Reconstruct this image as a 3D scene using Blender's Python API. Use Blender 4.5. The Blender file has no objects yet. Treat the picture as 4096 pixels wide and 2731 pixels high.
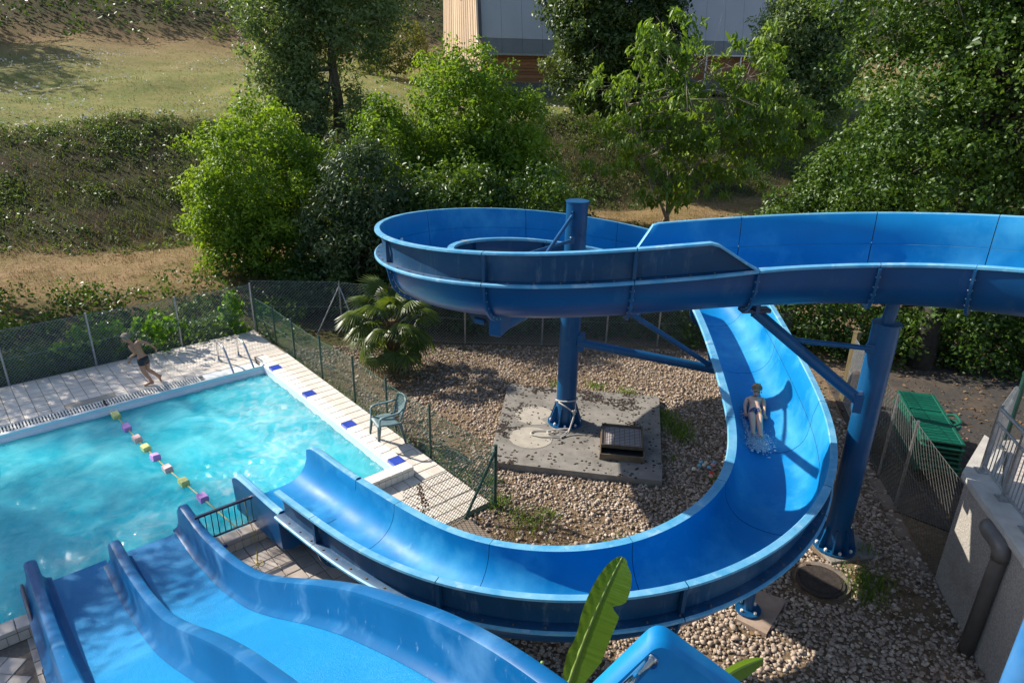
import bpy, bmesh, math, random
import numpy as np
from mathutils import Vector, Matrix, noise

random.seed(7)
RNG = np.random.default_rng(7)
SC = bpy.context.scene
COL = SC.collection
R = math.radians

# ------------------------------------------------------------------ camera, sky, sun, exposure
def setup_view():
    cam = bpy.data.cameras.new('camera')
    cam.sensor_width = 36.0
    cam.lens = 24.2
    cam.clip_start = 0.05
    cam.clip_end = 2000
    o = bpy.data.objects.new('camera', cam)
    COL.objects.link(o)
    p, r = R(22.1), R(1.3)
    fw = Vector((0, math.cos(p), -math.sin(p)))
    r0 = Vector((1, 0, 0))
    u0 = r0.cross(fw)
    rt = r0 * math.cos(r) + u0 * math.sin(r)
    up = u0 * math.cos(r) - r0 * math.sin(r)
    m = Matrix((rt, up, -fw)).transposed().to_4x4()
    m.translation = (0, 0, 5.8)
    o.matrix_world = m
    SC.camera = o

SUN_AZ = 154.0      # where the sun stands, degrees counter-clockwise from +X
SUN_EL = 35.0

def setup_light():
    w = bpy.data.worlds.new('World')
    SC.world = w
    w.use_nodes = True
    nt = w.node_tree
    bg = nt.nodes['Background']
    sky = nt.nodes.new('ShaderNodeTexSky')
    sky.sky_type = 'NISHITA'
    sky.sun_disc = False
    sky.sun_elevation = R(SUN_EL)
    sky.sun_rotation = R(90 - SUN_AZ)
    sky.altitude = 300
    sky.air_density = 1.0
    sky.dust_density = 1.2
    nt.links.new(sky.outputs[0], bg.inputs[0])
    bg.inputs[1].default_value = 0.11
    l = bpy.data.lights.new('sun', 'SUN')
    l.energy = 4.6
    l.angle = R(0.53)
    l.color = (1.0, 0.93, 0.82)
    o = bpy.data.objects.new('sun', l)
    COL.objects.link(o)
    a, e = R(SUN_AZ), R(SUN_EL)
    d = Vector((math.cos(a) * math.cos(e), math.sin(a) * math.cos(e), math.sin(e)))
    o.rotation_euler = d.to_track_quat('Z', 'Y').to_euler()
    o.location = d * 60
    vs = SC.view_settings
    vs.view_transform = 'Standard'
    vs.look = 'None'
    vs.exposure = 0.82
    vs.gamma = 1.0
    vs.use_curve_mapping = False
    SC.render.resolution_x = 1024
    SC.render.resolution_y = 682
    SC.cycles.max_bounces = 8
    SC.cycles.transparent_max_bounces = 12

setup_view()
setup_light()

# ------------------------------------------------------------------ pool axes: U along the pool, V across it
U = np.array([0.74780, 0.66393, 0.0])
V = np.array([-0.66393, 0.74780, 0.0])
UVROT = math.atan2(U[1], U[0])

def uv(u, v, z=0.0):
    p = U * u + V * v
    return (float(p[0]), float(p[1]), float(z))

# ------------------------------------------------------------------ materials
MATS = {}

def node(nt, typ, **kw):
    n = nt.nodes.new(typ)
    for k, v in kw.items():
        setattr(n, k, v)
    return n

def pm(name, c1, c2=None, scale=3.0, rough=0.5, detail=6.0, bump=0.0, bscale=30.0, metal=0.0, spec=0.5, coat=0.0,
       lo=0.35, hi=0.65, rnd=0.0, c3=None, s3=1.0, lo3=0.55, hi3=0.7, rough2=None, stretch=None, trans=0.0, drip=None):
    """general procedural material: two-colour noise, optional third stain colour, bump, per-object variation"""
    if name in MATS:
        return MATS[name]
    m = bpy.data.materials.new(name)
    m.use_nodes = True
    nt = m.node_tree
    b = nt.nodes['Principled BSDF']
    b.inputs['Roughness'].default_value = rough
    b.inputs['Metallic'].default_value = metal
    b.inputs['Specular IOR Level'].default_value = spec
    if coat:
        b.inputs['Coat Weight'].default_value = coat
        b.inputs['Coat Roughness'].default_value = 0.12
    geo = node(nt, 'ShaderNodeNewGeometry')
    pos = geo.outputs['Position']
    if stretch:
        mp = node(nt, 'ShaderNodeMapping')
        mp.inputs['Scale'].default_value = stretch
        nt.links.new(pos, mp.inputs[0])
        pos = mp.outputs[0]
    c2 = c2 or tuple(x * 1.25 for x in c1)
    def ns(sc, det=detail):
        n = node(nt, 'ShaderNodeTexNoise')
        n.inputs['Scale'].default_value = sc
        n.inputs['Detail'].default_value = det
        n.inputs['Roughness'].default_value = 0.6
        nt.links.new(pos, n.inputs['Vector'])
        return n
    def rng(src, a, c):
        r = node(nt, 'ShaderNodeMapRange')
        r.inputs['From Min'].default_value = a
        r.inputs['From Max'].default_value = c
        nt.links.new(src, r.inputs['Value'])
        return r.outputs[0]
    n1 = ns(scale)
    mx = node(nt, 'ShaderNodeMix', data_type='RGBA')
    mx.inputs[6].default_value = (*c1, 1)
    mx.inputs[7].default_value = (*c2, 1)
    f1 = rng(n1.outputs[0], lo, hi)
    nt.links.new(f1, mx.inputs[0])
    out = mx.outputs[2]
    if c3:
        n3 = ns(s3)
        m3 = node(nt, 'ShaderNodeMix', data_type='RGBA')
        f3 = rng(n3.outputs[0], lo3, hi3)
        nt.links.new(f3, m3.inputs[0])
        nt.links.new(out, m3.inputs[6])
        m3.inputs[7].default_value = (*c3, 1)
        out = m3.outputs[2]
    if drip:
        dc, dsc, dlo, dhi = drip
        mp4 = node(nt, 'ShaderNodeMapping')
        mp4.inputs['Scale'].default_value = dsc
        nt.links.new(geo.outputs['Position'], mp4.inputs[0])
        n4 = node(nt, 'ShaderNodeTexNoise')
        n4.inputs['Scale'].default_value = 1.0
        n4.inputs['Detail'].default_value = 10.0
        n4.inputs['Roughness'].default_value = 0.7
        nt.links.new(mp4.outputs[0], n4.inputs['Vector'])
        m4 = node(nt, 'ShaderNodeMix', data_type='RGBA')
        nt.links.new(rng(n4.outputs[0], dlo, dhi), m4.inputs[0])
        nt.links.new(out, m4.inputs[6])
        m4.inputs[7].default_value = (*dc, 1)
        out = m4.outputs[2]
    if rnd:
        oi = node(nt, 'ShaderNodeObjectInfo')
        hs = node(nt, 'ShaderNodeHueSaturation')
        r = node(nt, 'ShaderNodeMapRange')
        r.inputs['To Min'].default_value = 1 - rnd
        r.inputs['To Max'].default_value = 1 + rnd
        nt.links.new(oi.outputs['Random'], r.inputs['Value'])
        nt.links.new(r.outputs[0], hs.inputs['Value'])
        nt.links.new(out, hs.inputs['Color'])
        out = hs.outputs[0]
    nt.links.new(out, b.inputs['Base Color'])
    if rough2 is not None:
        r = node(nt, 'ShaderNodeMapRange')
        r.inputs['To Min'].default_value = rough
        r.inputs['To Max'].default_value = rough2
        nt.links.new(f1, r.inputs['Value'])
        nt.links.new(r.outputs[0], b.inputs['Roughness'])
    if bump:
        nb = ns(bscale, 8.0)
        bp = node(nt, 'ShaderNodeBump')
        bp.inputs['Strength'].default_value = bump
        bp.inputs['Distance'].default_value = 0.02
        nt.links.new(nb.outputs[0], bp.inputs['Height'])
        nt.links.new(bp.outputs[0], b.inputs['Normal'])
    MATS[name] = m
    return m

def leaf_mat(name, c1, c2, rough=0.38, transl=0.35, tcol=None):
    if name in MATS:
        return MATS[name]
    m = bpy.data.materials.new(name)
    m.use_nodes = True
    nt = m.node_tree
    b = nt.nodes['Principled BSDF']
    b.inputs['Roughness'].default_value = rough
    b.inputs['Specular IOR Level'].default_value = 0.35
    at = node(nt, 'ShaderNodeAttribute', attribute_name='tint')
    mx = node(nt, 'ShaderNodeMix', data_type='RGBA')
    mx.inputs[6].default_value = (*c1, 1)
    mx.inputs[7].default_value = (*c2, 1)
    nt.links.new(at.outputs['Fac'], mx.inputs[0])
    nt.links.new(mx.outputs[2], b.inputs['Base Color'])
    tr = node(nt, 'ShaderNodeBsdfTranslucent')
    hs = node(nt, 'ShaderNodeMix', data_type='RGBA')
    hs.blend_type = 'MULTIPLY'
    hs.inputs[0].default_value = 1.0
    tc = tcol or (2.2, 2.0, 0.9)
    nt.links.new(mx.outputs[2], hs.inputs[6])
    hs.inputs[7].default_value = (*tc, 1)
    nt.links.new(hs.outputs[2], tr.inputs[0])
    ms = node(nt, 'ShaderNodeMixShader')
    ms.inputs[0].default_value = transl
    nt.links.new(b.outputs[0], ms.inputs[1])
    nt.links.new(tr.outputs[0], ms.inputs[2])
    nt.links.new(ms.outputs[0], nt.nodes['Material Output'].inputs[0])
    MATS[name] = m
    return m

def tint_mat(name, cols, rough=0.85, noise_scale=14.0):
    """colour ramp over the per-piece attribute 'tint', with a little grain"""
    m = bpy.data.materials.new(name)
    m.use_nodes = True
    nt = m.node_tree
    b = nt.nodes['Principled BSDF']
    b.inputs['Roughness'].default_value = rough
    b.inputs['Specular IOR Level'].default_value = 0.25
    at = node(nt, 'ShaderNodeAttribute', attribute_name='tint')
    cr = node(nt, 'ShaderNodeValToRGB')
    e = cr.color_ramp.elements
    while len(e) < len(cols):
        e.new(0.5)
    for i, c in enumerate(cols):
        e[i].position = i / (len(cols) - 1)
        e[i].color = (*c, 1)
    nt.links.new(at.outputs['Fac'], cr.inputs[0])
    n = node(nt, 'ShaderNodeTexNoise')
    n.inputs['Scale'].default_value = noise_scale
    n.inputs['Detail'].default_value = 6
    g = node(nt, 'ShaderNodeNewGeometry')
    nt.links.new(g.outputs['Position'], n.inputs['Vector'])
    r = node(nt, 'ShaderNodeMapRange')
    r.inputs['From Min'].default_value = 0.3
    r.inputs['From Max'].default_value = 0.7
    r.inputs['To Min'].default_value = 0.7
    r.inputs['To Max'].default_value = 1.2
    nt.links.new(n.outputs[0], r.inputs[0])
    hs = node(nt, 'ShaderNodeHueSaturation')
    nt.links.new(r.outputs[0], hs.inputs['Value'])
    nt.links.new(cr.outputs[0], hs.inputs['Color'])
    nt.links.new(hs.outputs[0], b.inputs['Base Color'])
    MATS[name] = m
    return m

# blues
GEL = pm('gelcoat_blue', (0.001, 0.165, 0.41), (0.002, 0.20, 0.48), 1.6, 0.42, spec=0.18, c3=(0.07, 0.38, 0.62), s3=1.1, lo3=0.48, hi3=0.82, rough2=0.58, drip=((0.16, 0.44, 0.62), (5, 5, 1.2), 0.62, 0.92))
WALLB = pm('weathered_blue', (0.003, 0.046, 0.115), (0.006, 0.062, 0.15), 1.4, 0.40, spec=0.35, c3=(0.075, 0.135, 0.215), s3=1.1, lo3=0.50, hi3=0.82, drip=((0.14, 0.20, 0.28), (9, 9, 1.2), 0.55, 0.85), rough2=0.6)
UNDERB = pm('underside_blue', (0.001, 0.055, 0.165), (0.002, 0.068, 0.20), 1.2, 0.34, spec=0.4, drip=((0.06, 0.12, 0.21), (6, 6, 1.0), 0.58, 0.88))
RIMB = pm('faded_rim_blue', (0.06, 0.28, 0.48), (0.15, 0.39, 0.57), 4.0, 0.45, spec=0.3, c3=(0.36, 0.51, 0.62), s3=6, lo3=0.56, hi3=0.78, bump=0.08, bscale=120, drip=((0.25, 0.33, 0.40), (30, 30, 30), 0.60, 0.75))
STEELB = pm('painted_steel_blue', (0.003, 0.062, 0.165), (0.005, 0.078, 0.20), 2.5, 0.36, spec=0.4, c3=(0.035, 0.12, 0.26), s3=3, lo3=0.6, hi3=0.8, drip=((0.10, 0.17, 0.26), (14, 14, 0.8), 0.58, 0.85))
LANEB = pm('lane_blue', (0.001, 0.19, 0.46), (0.002, 0.215, 0.50), 1.2, 0.30, spec=0.2, bump=0.5, bscale=85, c3=(0.03, 0.29, 0.55), s3=0.8, lo3=0.5, hi3=0.78, drip=((0.05, 0.31, 0.58), (60, 60, 60), 0.45, 0.85))
LANEW = pm('lane_wall_blue', (0.001, 0.085, 0.24), (0.003, 0.105, 0.285), 1.8, 0.36, spec=0.25, c3=(0.08, 0.24, 0.45), s3=1.6, lo3=0.54, hi3=0.80, drip=((0.20, 0.36, 0.52), (22, 22, 8), 0.62, 0.78))
POLEF = pm('sun_faded_pole', (0.03, 0.16, 0.40), (0.06, 0.21, 0.46), 2.0, 0.4, spec=0.3, drip=((0.14, 0.30, 0.50), (10, 10, 0.8), 0.55, 0.85))
DARKST = pm('dark_blue_steel', (0.008, 0.018, 0.05), (0.014, 0.028, 0.07), 5, 0.4)
# stone, tile, ground
TILE = pm('deck_tile', (0.62, 0.55, 0.47), (0.70, 0.64, 0.57), 6, 0.5, rnd=0.07, bump=0.05, bscale=80, c3=(0.42, 0.35, 0.28), s3=1.3, lo3=0.58, hi3=0.85)
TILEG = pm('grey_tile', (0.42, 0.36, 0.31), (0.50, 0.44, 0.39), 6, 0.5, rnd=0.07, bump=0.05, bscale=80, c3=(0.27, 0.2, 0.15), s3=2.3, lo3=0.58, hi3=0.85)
COPET = pm('coping_tile', (0.74, 0.70, 0.63), (0.80, 0.77, 0.71), 7, 0.32, rnd=0.04, c3=(0.55, 0.46, 0.36), s3=2.0, lo3=0.64, hi3=0.85)
BLUET = pm('blue_tile', (0.02, 0.05, 0.34), (0.03, 0.065, 0.40), 9, 0.25, rnd=0.1)
GROUT = pm('grout', (0.17, 0.135, 0.10), (0.24, 0.19, 0.15), 30, 0.9)
CONC = pm('concrete', (0.185, 0.17, 0.15), (0.25, 0.23, 0.20), 5, 0.9, bump=0.35, bscale=60, c3=(0.10, 0.09, 0.078), s3=1.7, lo3=0.5, hi3=0.75)
CONCL = pm('pale_concrete', (0.33, 0.295, 0.24), (0.40, 0.36, 0.30), 7, 0.9, bump=0.25, bscale=70)
MOSS = pm('black_moss', (0.012, 0.009, 0.007), (0.05, 0.033, 0.022), 12, 0.95)
RENDERW = pm('roughcast_wall', (0.25, 0.225, 0.20), (0.40, 0.37, 0.33), 42, 0.95, bump=0.8, bscale=55, c3=(0.17, 0.10, 0.07), s3=0.9, lo3=0.55, hi3=0.8)
CAPST = pm('wall_cap', (0.36, 0.34, 0.31), (0.45, 0.43, 0.39), 5, 0.9, bump=0.3, bscale=50)
ASPH = pm('asphalt', (0.030, 0.026, 0.022), (0.052, 0.045, 0.038), 20, 0.9, bump=0.4, bscale=60, c3=(0.10, 0.07, 0.045), s3=1.6, lo3=0.5, hi3=0.75)
LINER = pm('pool_liner', (0.45, 0.74, 0.80), (0.52, 0.78, 0.82), 1.0, 0.4)
LIPW = pm('white_pool_edge', (0.66, 0.70, 0.74), (0.76, 0.78, 0.80), 4, 0.3)
WHITEP = pm('white_plastic', (0.70, 0.68, 0.62), (0.77, 0.75, 0.70), 9, 0.45)
DARKG = pm('dark_gap', (0.012, 0.012, 0.012), (0.02, 0.02, 0.02), 5, 0.9)
# metals, plastics
GALV = pm('galvanised_steel', (0.30, 0.31, 0.32), (0.42, 0.43, 0.44), 14, 0.42, metal=0.8)
STEEL = pm('stainless_steel', (0.62, 0.62, 0.62), (0.7, 0.7, 0.7), 5, 0.14, metal=1.0)
GREENW = pm('green_coated_wire', (0.012, 0.07, 0.05), (0.02, 0.10, 0.07), 9, 0.5)
GREENP = pm('green_post', (0.008, 0.045, 0.035), (0.014, 0.06, 0.045), 9, 0.45)
RUSTY = pm('brown_metal', (0.13, 0.095, 0.065), (0.20, 0.15, 0.10), 10, 0.6, metal=0.3)
CHAIRP = pm('grey_green_plastic', (0.085, 0.15, 0.165), (0.13, 0.20, 0.21), 8, 0.5, bump=0.1)
GREENL = pm('green_plastic', (0.003, 0.075, 0.048), (0.005, 0.095, 0.058), 6, 0.4, rnd=0.15)
PVC = pm('grey_plastic_pipe', (0.095, 0.085, 0.078), (0.13, 0.118, 0.105), 6, 0.38)
WOODP = pm('green_treated_timber', (0.085, 0.068, 0.03), (0.14, 0.11, 0.05), 6, 0.8, stretch=(6, 6, 0.6))
LARCH = pm('larch_boards', (0.44, 0.30, 0.19), (0.54, 0.41, 0.28), 5, 0.8, rnd=0.22, stretch=(8, 8, 0.5), c3=(0.36, 0.19, 0.10), s3=3, lo3=0.55, hi3=0.8)
LARCHD = pm('brown_boards', (0.20, 0.085, 0.035), (0.29, 0.13, 0.055), 5, 0.8, rnd=0.2, stretch=(0.5, 0.5, 8))
ROOFM = pm('grey_roof_sheet', (0.36, 0.37, 0.40), (0.39, 0.40, 0.43), 1.0, 0.6, rnd=0.03)
ROOFD = pm('dark_verge', (0.06, 0.06, 0.065), (0.08, 0.08, 0.085), 3, 0.5)
ROPEW = pm('white_rope', (0.46, 0.42, 0.37), (0.58, 0.54, 0.48), 60, 0.9)
ROPEY = pm('yellow_rope', (0.48, 0.36, 0.08), (0.56, 0.44, 0.12), 60, 0.8)
BARK = pm('bark', (0.075, 0.058, 0.042), (0.15, 0.12, 0.09), 9, 0.95, bump=0.6, bscale=30)
BARKP = pm('pale_bark', (0.20, 0.17, 0.13), (0.34, 0.30, 0.24), 9, 0.9, bump=0.4, bscale=30)
SKIN = pm('skin', (0.70, 0.41, 0.27), (0.75, 0.46, 0.31), 8, 0.5)
SKINT = pm('tanned_skin', (0.40, 0.19, 0.11), (0.46, 0.22, 0.13), 8, 0.5)
HAIR = pm('fair_hair', (0.30, 0.18, 0.085), (0.46, 0.30, 0.15), 60, 0.7, bump=0.5, bscale=90)
HAIRD = pm('ash_hair', (0.20, 0.155, 0.11), (0.30, 0.24, 0.18), 60, 0.7, bump=0.5, bscale=90)
SHORTSB = pm('black_swim_shorts', (0.006, 0.007, 0.012), (0.01, 0.012, 0.02), 20, 0.5)
SHORTSY = pm('patterned_swim_shorts', (0.012, 0.022, 0.16), (0.36, 0.30, 0.02), 30, 0.6, lo=0.54, hi=0.58)

# ------------------------------------------------------------------ object helpers
def new_obj(name, verts, faces, mat, parent=None, smooth=False, mi=None):
    me = bpy.data.meshes.new(name)
    me.from_pydata([tuple(map(float, v)) for v in verts], [], faces)
    mats = mat if isinstance(mat, (list, tuple)) else [mat]
    for m in mats:
        me.materials.append(m)
    if mi is not None:
        me.polygons.foreach_set('material_index', mi)
    if smooth:
        me.polygons.foreach_set('use_smooth', [True] * len(me.polygons))
    me.update()
    o = bpy.data.objects.new(name, me)
    COL.objects.link(o)
    if parent:
        o.parent = parent
    return o

def inst(name, me, loc, rot=(0, 0, 0), scale=(1, 1, 1), parent=None):
    o = bpy.data.objects.new(name, me)
    o.location = loc
    o.rotation_euler = rot
    o.scale = scale
    COL.objects.link(o)
    if parent:
        o.parent = parent
    return o

def tri_obj(name, verts, faces, mat, tint=None, parent=None, smooth=False):
    """fast path for big numpy meshes of triangles or quads; tint = one value per vertex"""
    verts = np.asarray(verts, np.float32)
    faces = np.asarray(faces, np.int32)
    me = bpy.data.meshes.new(name)
    k = faces.shape[1]
    me.vertices.add(len(verts))
    me.vertices.foreach_set('co', verts.ravel())
    me.loops.add(faces.size)
    me.loops.foreach_set('vertex_index', faces.ravel())
    me.polygons.add(len(faces))
    me.polygons.foreach_set('loop_start', np.arange(0, faces.size, k, dtype=np.int32))
    me.polygons.foreach_set('loop_total', np.full(len(faces), k, np.int32))
    if smooth:
        me.polygons.foreach_set('use_smooth', np.ones(len(faces), bool))
    me.update(calc_edges=True)
    if tint is not None:
        a = me.attributes.new('tint', 'FLOAT', 'POINT')
        a.data.foreach_set('value', np.asarray(tint, np.float32))
    me.materials.append(mat)
    o = bpy.data.objects.new(name, me)
    COL.objects.link(o)
    if parent:
        o.parent = parent
    return o

def tag(o, label=None, cat=None, group=None, kind=None):
    if label:
        o['label'] = label
    if cat:
        o['category'] = cat
    if group:
        o['group'] = group
    if kind:
        o['kind'] = kind
    return o

def thing(name, label, cat, loc=(0, 0, 0), group=None, rotz=0.0):
    o = bpy.data.objects.new(name, None)
    o.empty_display_size = 0.2
    o.location = loc
    o.rotation_euler = (0, 0, rotz)
    COL.objects.link(o)
    return tag(o, label, cat, group)

class MB:
    """mesh builder: boxes, tubes and lofts in one mesh"""
    def __init__(s):
        s.v, s.f = [], []
    def add(s, v, f):
        n = len(s.v)
        s.v += [tuple(map(float, p)) for p in v]
        s.f += [tuple(i + n for i in q) for q in f]
        return s
    def box(s, c, d, rz=0.0, bev=0.0):
        x, y, z = d[0] / 2, d[1] / 2, d[2] / 2
        if bev:
            b = min(bev, x * .9, y * .9, z * .9)
            pts = []
            for sz, inset in ((-z, b), (-z + b, 0), (z - b, 0), (z, b)):
                for a, bb in ((-x + inset, -y + inset), (x - inset, -y + inset), (x - inset, y - inset), (-x + inset, y - inset)):
                    pts.append((a, bb, sz))
            fs = [(3, 2, 1, 0), (12, 13, 14, 15)]
            for k in range(3):
                for i in range(4):
                    j = (i + 1) % 4
                    fs.append((k * 4 + i, k * 4 + j, k * 4 + 4 + j, k * 4 + 4 + i))
        else:
            pts = [(-x, -y, -z), (x, -y, -z), (x, y, -z), (-x, y, -z), (-x, -y, z), (x, -y, z), (x, y, z), (-x, y, z)]
            fs = [(3, 2, 1, 0), (4, 5, 6, 7), (0, 1, 5, 4), (1, 2, 6, 5), (2, 3, 7, 6), (3, 0, 4, 7)]
        cs, sn = math.cos(rz), math.sin(rz)
        return s.add([(c[0] + p[0] * cs - p[1] * sn, c[1] + p[0] * sn + p[1] * cs, c[2] + p[2]) for p in pts], fs)
    def tube(s, pts, r, n=8, cap=True):
        pts = [Vector(p) for p in pts]
        rs = r if isinstance(r, (list, tuple)) else [r] * len(pts)
        rings, prev = [], None
        for i, p in enumerate(pts):
            t = (pts[min(i + 1, len(pts) - 1)] - pts[max(i - 1, 0)])
            if t.length < 1e-9:
                t = Vector((0, 0, 1))
            t.normalize()
            if prev is None:
                a = Vector((0, 0, 1)) if abs(t.z) < 0.9 else Vector((1, 0, 0))
                x = t.cross(a).normalized()
            else:
                x = (prev - t * prev.dot(t))
                x = x.normalized() if x.length > 1e-6 else t.orthogonal().normalized()
            prev = x
            y = t.cross(x)
            rings.append([p + (x * math.cos(2 * math.pi * k / n) + y * math.sin(2 * math.pi * k / n)) * rs[i] for k in range(n)])
        v = [q for g in rings for q in g]
        f = []
        for i in range(len(rings) - 1):
            for k in range(n):
                j = (k + 1) % n
                f.append((i * n + k, i * n + j, i * n + n + j, i * n + n + k))
        if cap:
            f.append(tuple(range(n - 1, -1, -1)))
            f.append(tuple((len(rings) - 1) * n + k for k in range(n)))
        return s.add(v, f)
    def prism(s, poly, z0, z1):
        n = len(poly)
        v = [(p[0], p[1], z0) for p in poly] + [(p[0], p[1], z1) for p in poly]
        f = [tuple(range(n - 1, -1, -1)), tuple(range(n, 2 * n))]
        for i in range(n):
            j = (i + 1) % n
            f.append((i, j, n + j, n + i))
        return s.add(v, f)
    def build(s, name, mat, parent=None, smooth=False):
        return new_obj(name, s.v, s.f, mat, parent, smooth)

def arc_path(pts, rad=0.05, n=5):
    """round the corners of a polyline"""
    pts = [Vector(p) for p in pts]
    out = [pts[0]]
    for i in range(1, len(pts) - 1):
        a, b, c = pts[i - 1], pts[i], pts[i + 1]
        d1, d2 = (a - b), (c - b)
        r = min(rad, d1.length * .45, d2.length * .45)
        p1, p2 = b + d1.normalized() * r, b + d2.normalized() * r
        for k in range(n + 1):
            t = k / n
            out.append(p1 * (1 - t) ** 2 + b * 2 * t * (1 - t) + p2 * t * t)
    out.append(pts[-1])
    return out

def smoothstep(a, b, x):
    t = np.clip((x - a) / (b - a), 0, 1)
    return t * t * (3 - 2 * t)

def in_poly(x, y, poly):
    c = np.zeros(np.shape(x), bool)
    n = len(poly)
    for i in range(n):
        x1, y1 = poly[i][:2]
        x2, y2 = poly[(i + 1) % n][:2]
        cond = ((y1 > y) != (y2 > y)) & (x < (x2 - x1) * (y - y1) / ((y2 - y1) or 1e-9) + x1)
        c ^= cond
    return c

# ------------------------------------------------------------------ terrain
QN = (-0.454, 0.891)
QK = [-400, 9.5, 13.0, 15.6, 17.0, 18.8, 23.0, 30.0, 58.0, 76.0, 130.0, 400]
QZ = [-0.24, -0.24, -0.34, -0.38, -0.25, 0.28, 0.45, 3.3, 6.6, 13.5, 30.0, 95]
WAVE = [(RNG.uniform(-1, 1, 2), RNG.uniform(0, 6.28)) for _ in range(14)]

def tz(x, y, rough=True):
    x, y = np.asarray(x, float), np.asarray(y, float)
    q = QN[0] * x + QN[1] * y
    z = np.interp(q, QK, QZ)
    if rough:
        a = smoothstep(17, 24, q)
        w = 0
        for (d, ph) in WAVE:
            w = w + np.sin(d[0] * x * 1.3 + d[1] * y * 1.3 + ph)
        z = z + a * w * 0.035
    return z

def build_terrain():
    us = np.unique(np.concatenate([np.linspace(-260, -40, 12), np.linspace(-40, -8, 33), np.linspace(-8, 30, 96), np.linspace(30, 60, 21), np.linspace(60, 320, 14), [-7.8, -7.79, 5.29, 5.3]]))
    vs = np.unique(np.concatenate([np.linspace(-120, -10, 10), np.linspace(-10, 6.5, 30), np.linspace(6.5, 45, 110), np.linspace(45, 80, 30), np.linspace(80, 420, 18), [6.6, 6.61, 14.99, 15.0]]))
    uu, vv = np.meshgrid(us, vs)
    x, y = U[0] * uu + V[0] * vv, U[1] * uu + V[1] * vv
    z = tz(x, y)
    hole = (uu > -7.795) & (uu < 5.295) & (vv > 6.605) & (vv < 14.995)
    z = np.where(hole, -2.6, z)
    n = len(us)
    idx = np.arange(x.size).reshape(x.shape)
    f = np.stack([idx[:-1, :-1], idx[:-1, 1:], idx[1:, 1:], idx[1:, :-1]], -1).reshape(-1, 4)
    m = bpy.data.materials.new('ground_cover')
    m.use_nodes = True
    nt = m.node_tree
    b = nt.nodes['Principled BSDF']
    b.inputs['Roughness'].default_value = 0.95
    b.inputs['Specular IOR Level'].default_value = 0.1
    g = node(nt, 'ShaderNodeNewGeometry')
    dt = node(nt, 'ShaderNodeVectorMath', operation='DOT_PRODUCT')
    dt.inputs[1].default_value = (QN[0], QN[1], 0)
    nt.links.new(g.outputs['Position'], dt.inputs[0])
    def ns(sc, det=8, ro=0.62):
        k = node(nt, 'ShaderNodeTexNoise')
        k.inputs['Scale'].default_value = sc
        k.inputs['Detail'].default_value = det
        k.inputs['Roughness'].default_value = ro
        nt.links.new(g.outputs['Position'], k.inputs['Vector'])
        return k.outputs[0]
    def math2(op, a, bb):
        k = node(nt, 'ShaderNodeMath', operation=op)
        for i, s in enumerate((a, bb)):
            if isinstance(s, (int, float)):
                k.inputs[i].default_value = s
            else:
                nt.links.new(s, k.inputs[i])
        return k.outputs[0]
    wob = math2('MULTIPLY', math2('SUBTRACT', ns(0.5), 0.5), 2.4)
    q = math2('DIVIDE', math2('ADD', dt.outputs['Value'], wob), 100.0)
    def ramp(src, stops):
        cr = node(nt, 'ShaderNodeValToRGB')
        e = cr.color_ramp.elements
        while len(e) < len(stops):
            e.new(0.5)
        for i, (p, c) in enumerate(stops):
            e[i].position = p
            e[i].color = (*c, 1)
        nt.links.new(src, cr.inputs[0])
        return cr.outputs[0]
    soil, litter = (0.24, 0.175, 0.115), (0.085, 0.06, 0.035)
    dry, dry2 = (0.30, 0.20, 0.105), (0.17, 0.13, 0.05)
    bank = (0.07, 0.052, 0.03)
    A = ramp(q, [(0.0, soil), (0.125, soil), (0.15, litter), (0.18, litter), (0.192, dry), (0.226, dry), (0.236, bank), (0.293, bank), (0.303, (0.26, 0.22, 0.08)), (0.42, (0.25, 0.215, 0.08)), (0.58, (0.25, 0.165, 0.085)), (0.62, (0.10, 0.07, 0.035))])
    B = ramp(q, [(0.0, (0.19, 0.135, 0.085)), (0.125, (0.19, 0.135, 0.085)), (0.15, (0.06, 0.07, 0.025)), (0.18, (0.08, 0.09, 0.03)), (0.192, dry2), (0.226, dry2), (0.236, (0.05, 0.058, 0.018)), (0.293, (0.06, 0.07, 0.02)), (0.303, (0.13, 0.17, 0.04)), (0.42, (0.15, 0.17, 0.045)), (0.58, (0.20, 0.14, 0.06)), (0.62, (0.045, 0.055, 0.02))])
    mr = node(nt, 'ShaderNodeMapRange')
    mr.inputs['From Min'].default_value = 0.38
    mr.inputs['From Max'].default_value = 0.62
    nt.links.new(ns(0.9, 12, 0.75), mr.inputs['Value'])
    mx = node(nt, 'ShaderNodeMix', data_type='RGBA')
    nt.links.new(mr.outputs[0], mx.inputs[0])
    nt.links.new(A, mx.inputs[6])
    nt.links.new(B, mx.inputs[7])
    fine = node(nt, 'ShaderNodeMapRange')
    fine.inputs['From Min'].default_value = 0.3
    fine.inputs['From Max'].default_value = 0.7
    fine.inputs['To Min'].default_value = 0.6
    fine.inputs['To Max'].default_value = 1.35
    nt.links.new(ns(9, 8, 0.7), fine.inputs['Value'])
    hs = node(nt, 'ShaderNodeHueSaturation')
    nt.links.new(fine.outputs[0], hs.inputs['Value'])
    nt.links.new(mx.outputs[2], hs.inputs['Color'])
    nt.links.new(hs.outputs[0], b.inputs['Base Color'])
    bp = node(nt, 'ShaderNodeBump')
    bp.inputs['Strength'].default_value = 0.9
    bp.inputs['Distance'].default_value = 0.06
    nt.links.new(ns(14, 10, 0.75), bp.inputs['Height'])
    nt.links.new(bp.outputs[0], b.inputs['Normal'])
    o = tri_obj('ground', np.stack([x.ravel(), y.ravel(), z.ravel()], 1), f, m, smooth=True)
    tag(o, kind='structure')

build_terrain()

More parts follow.
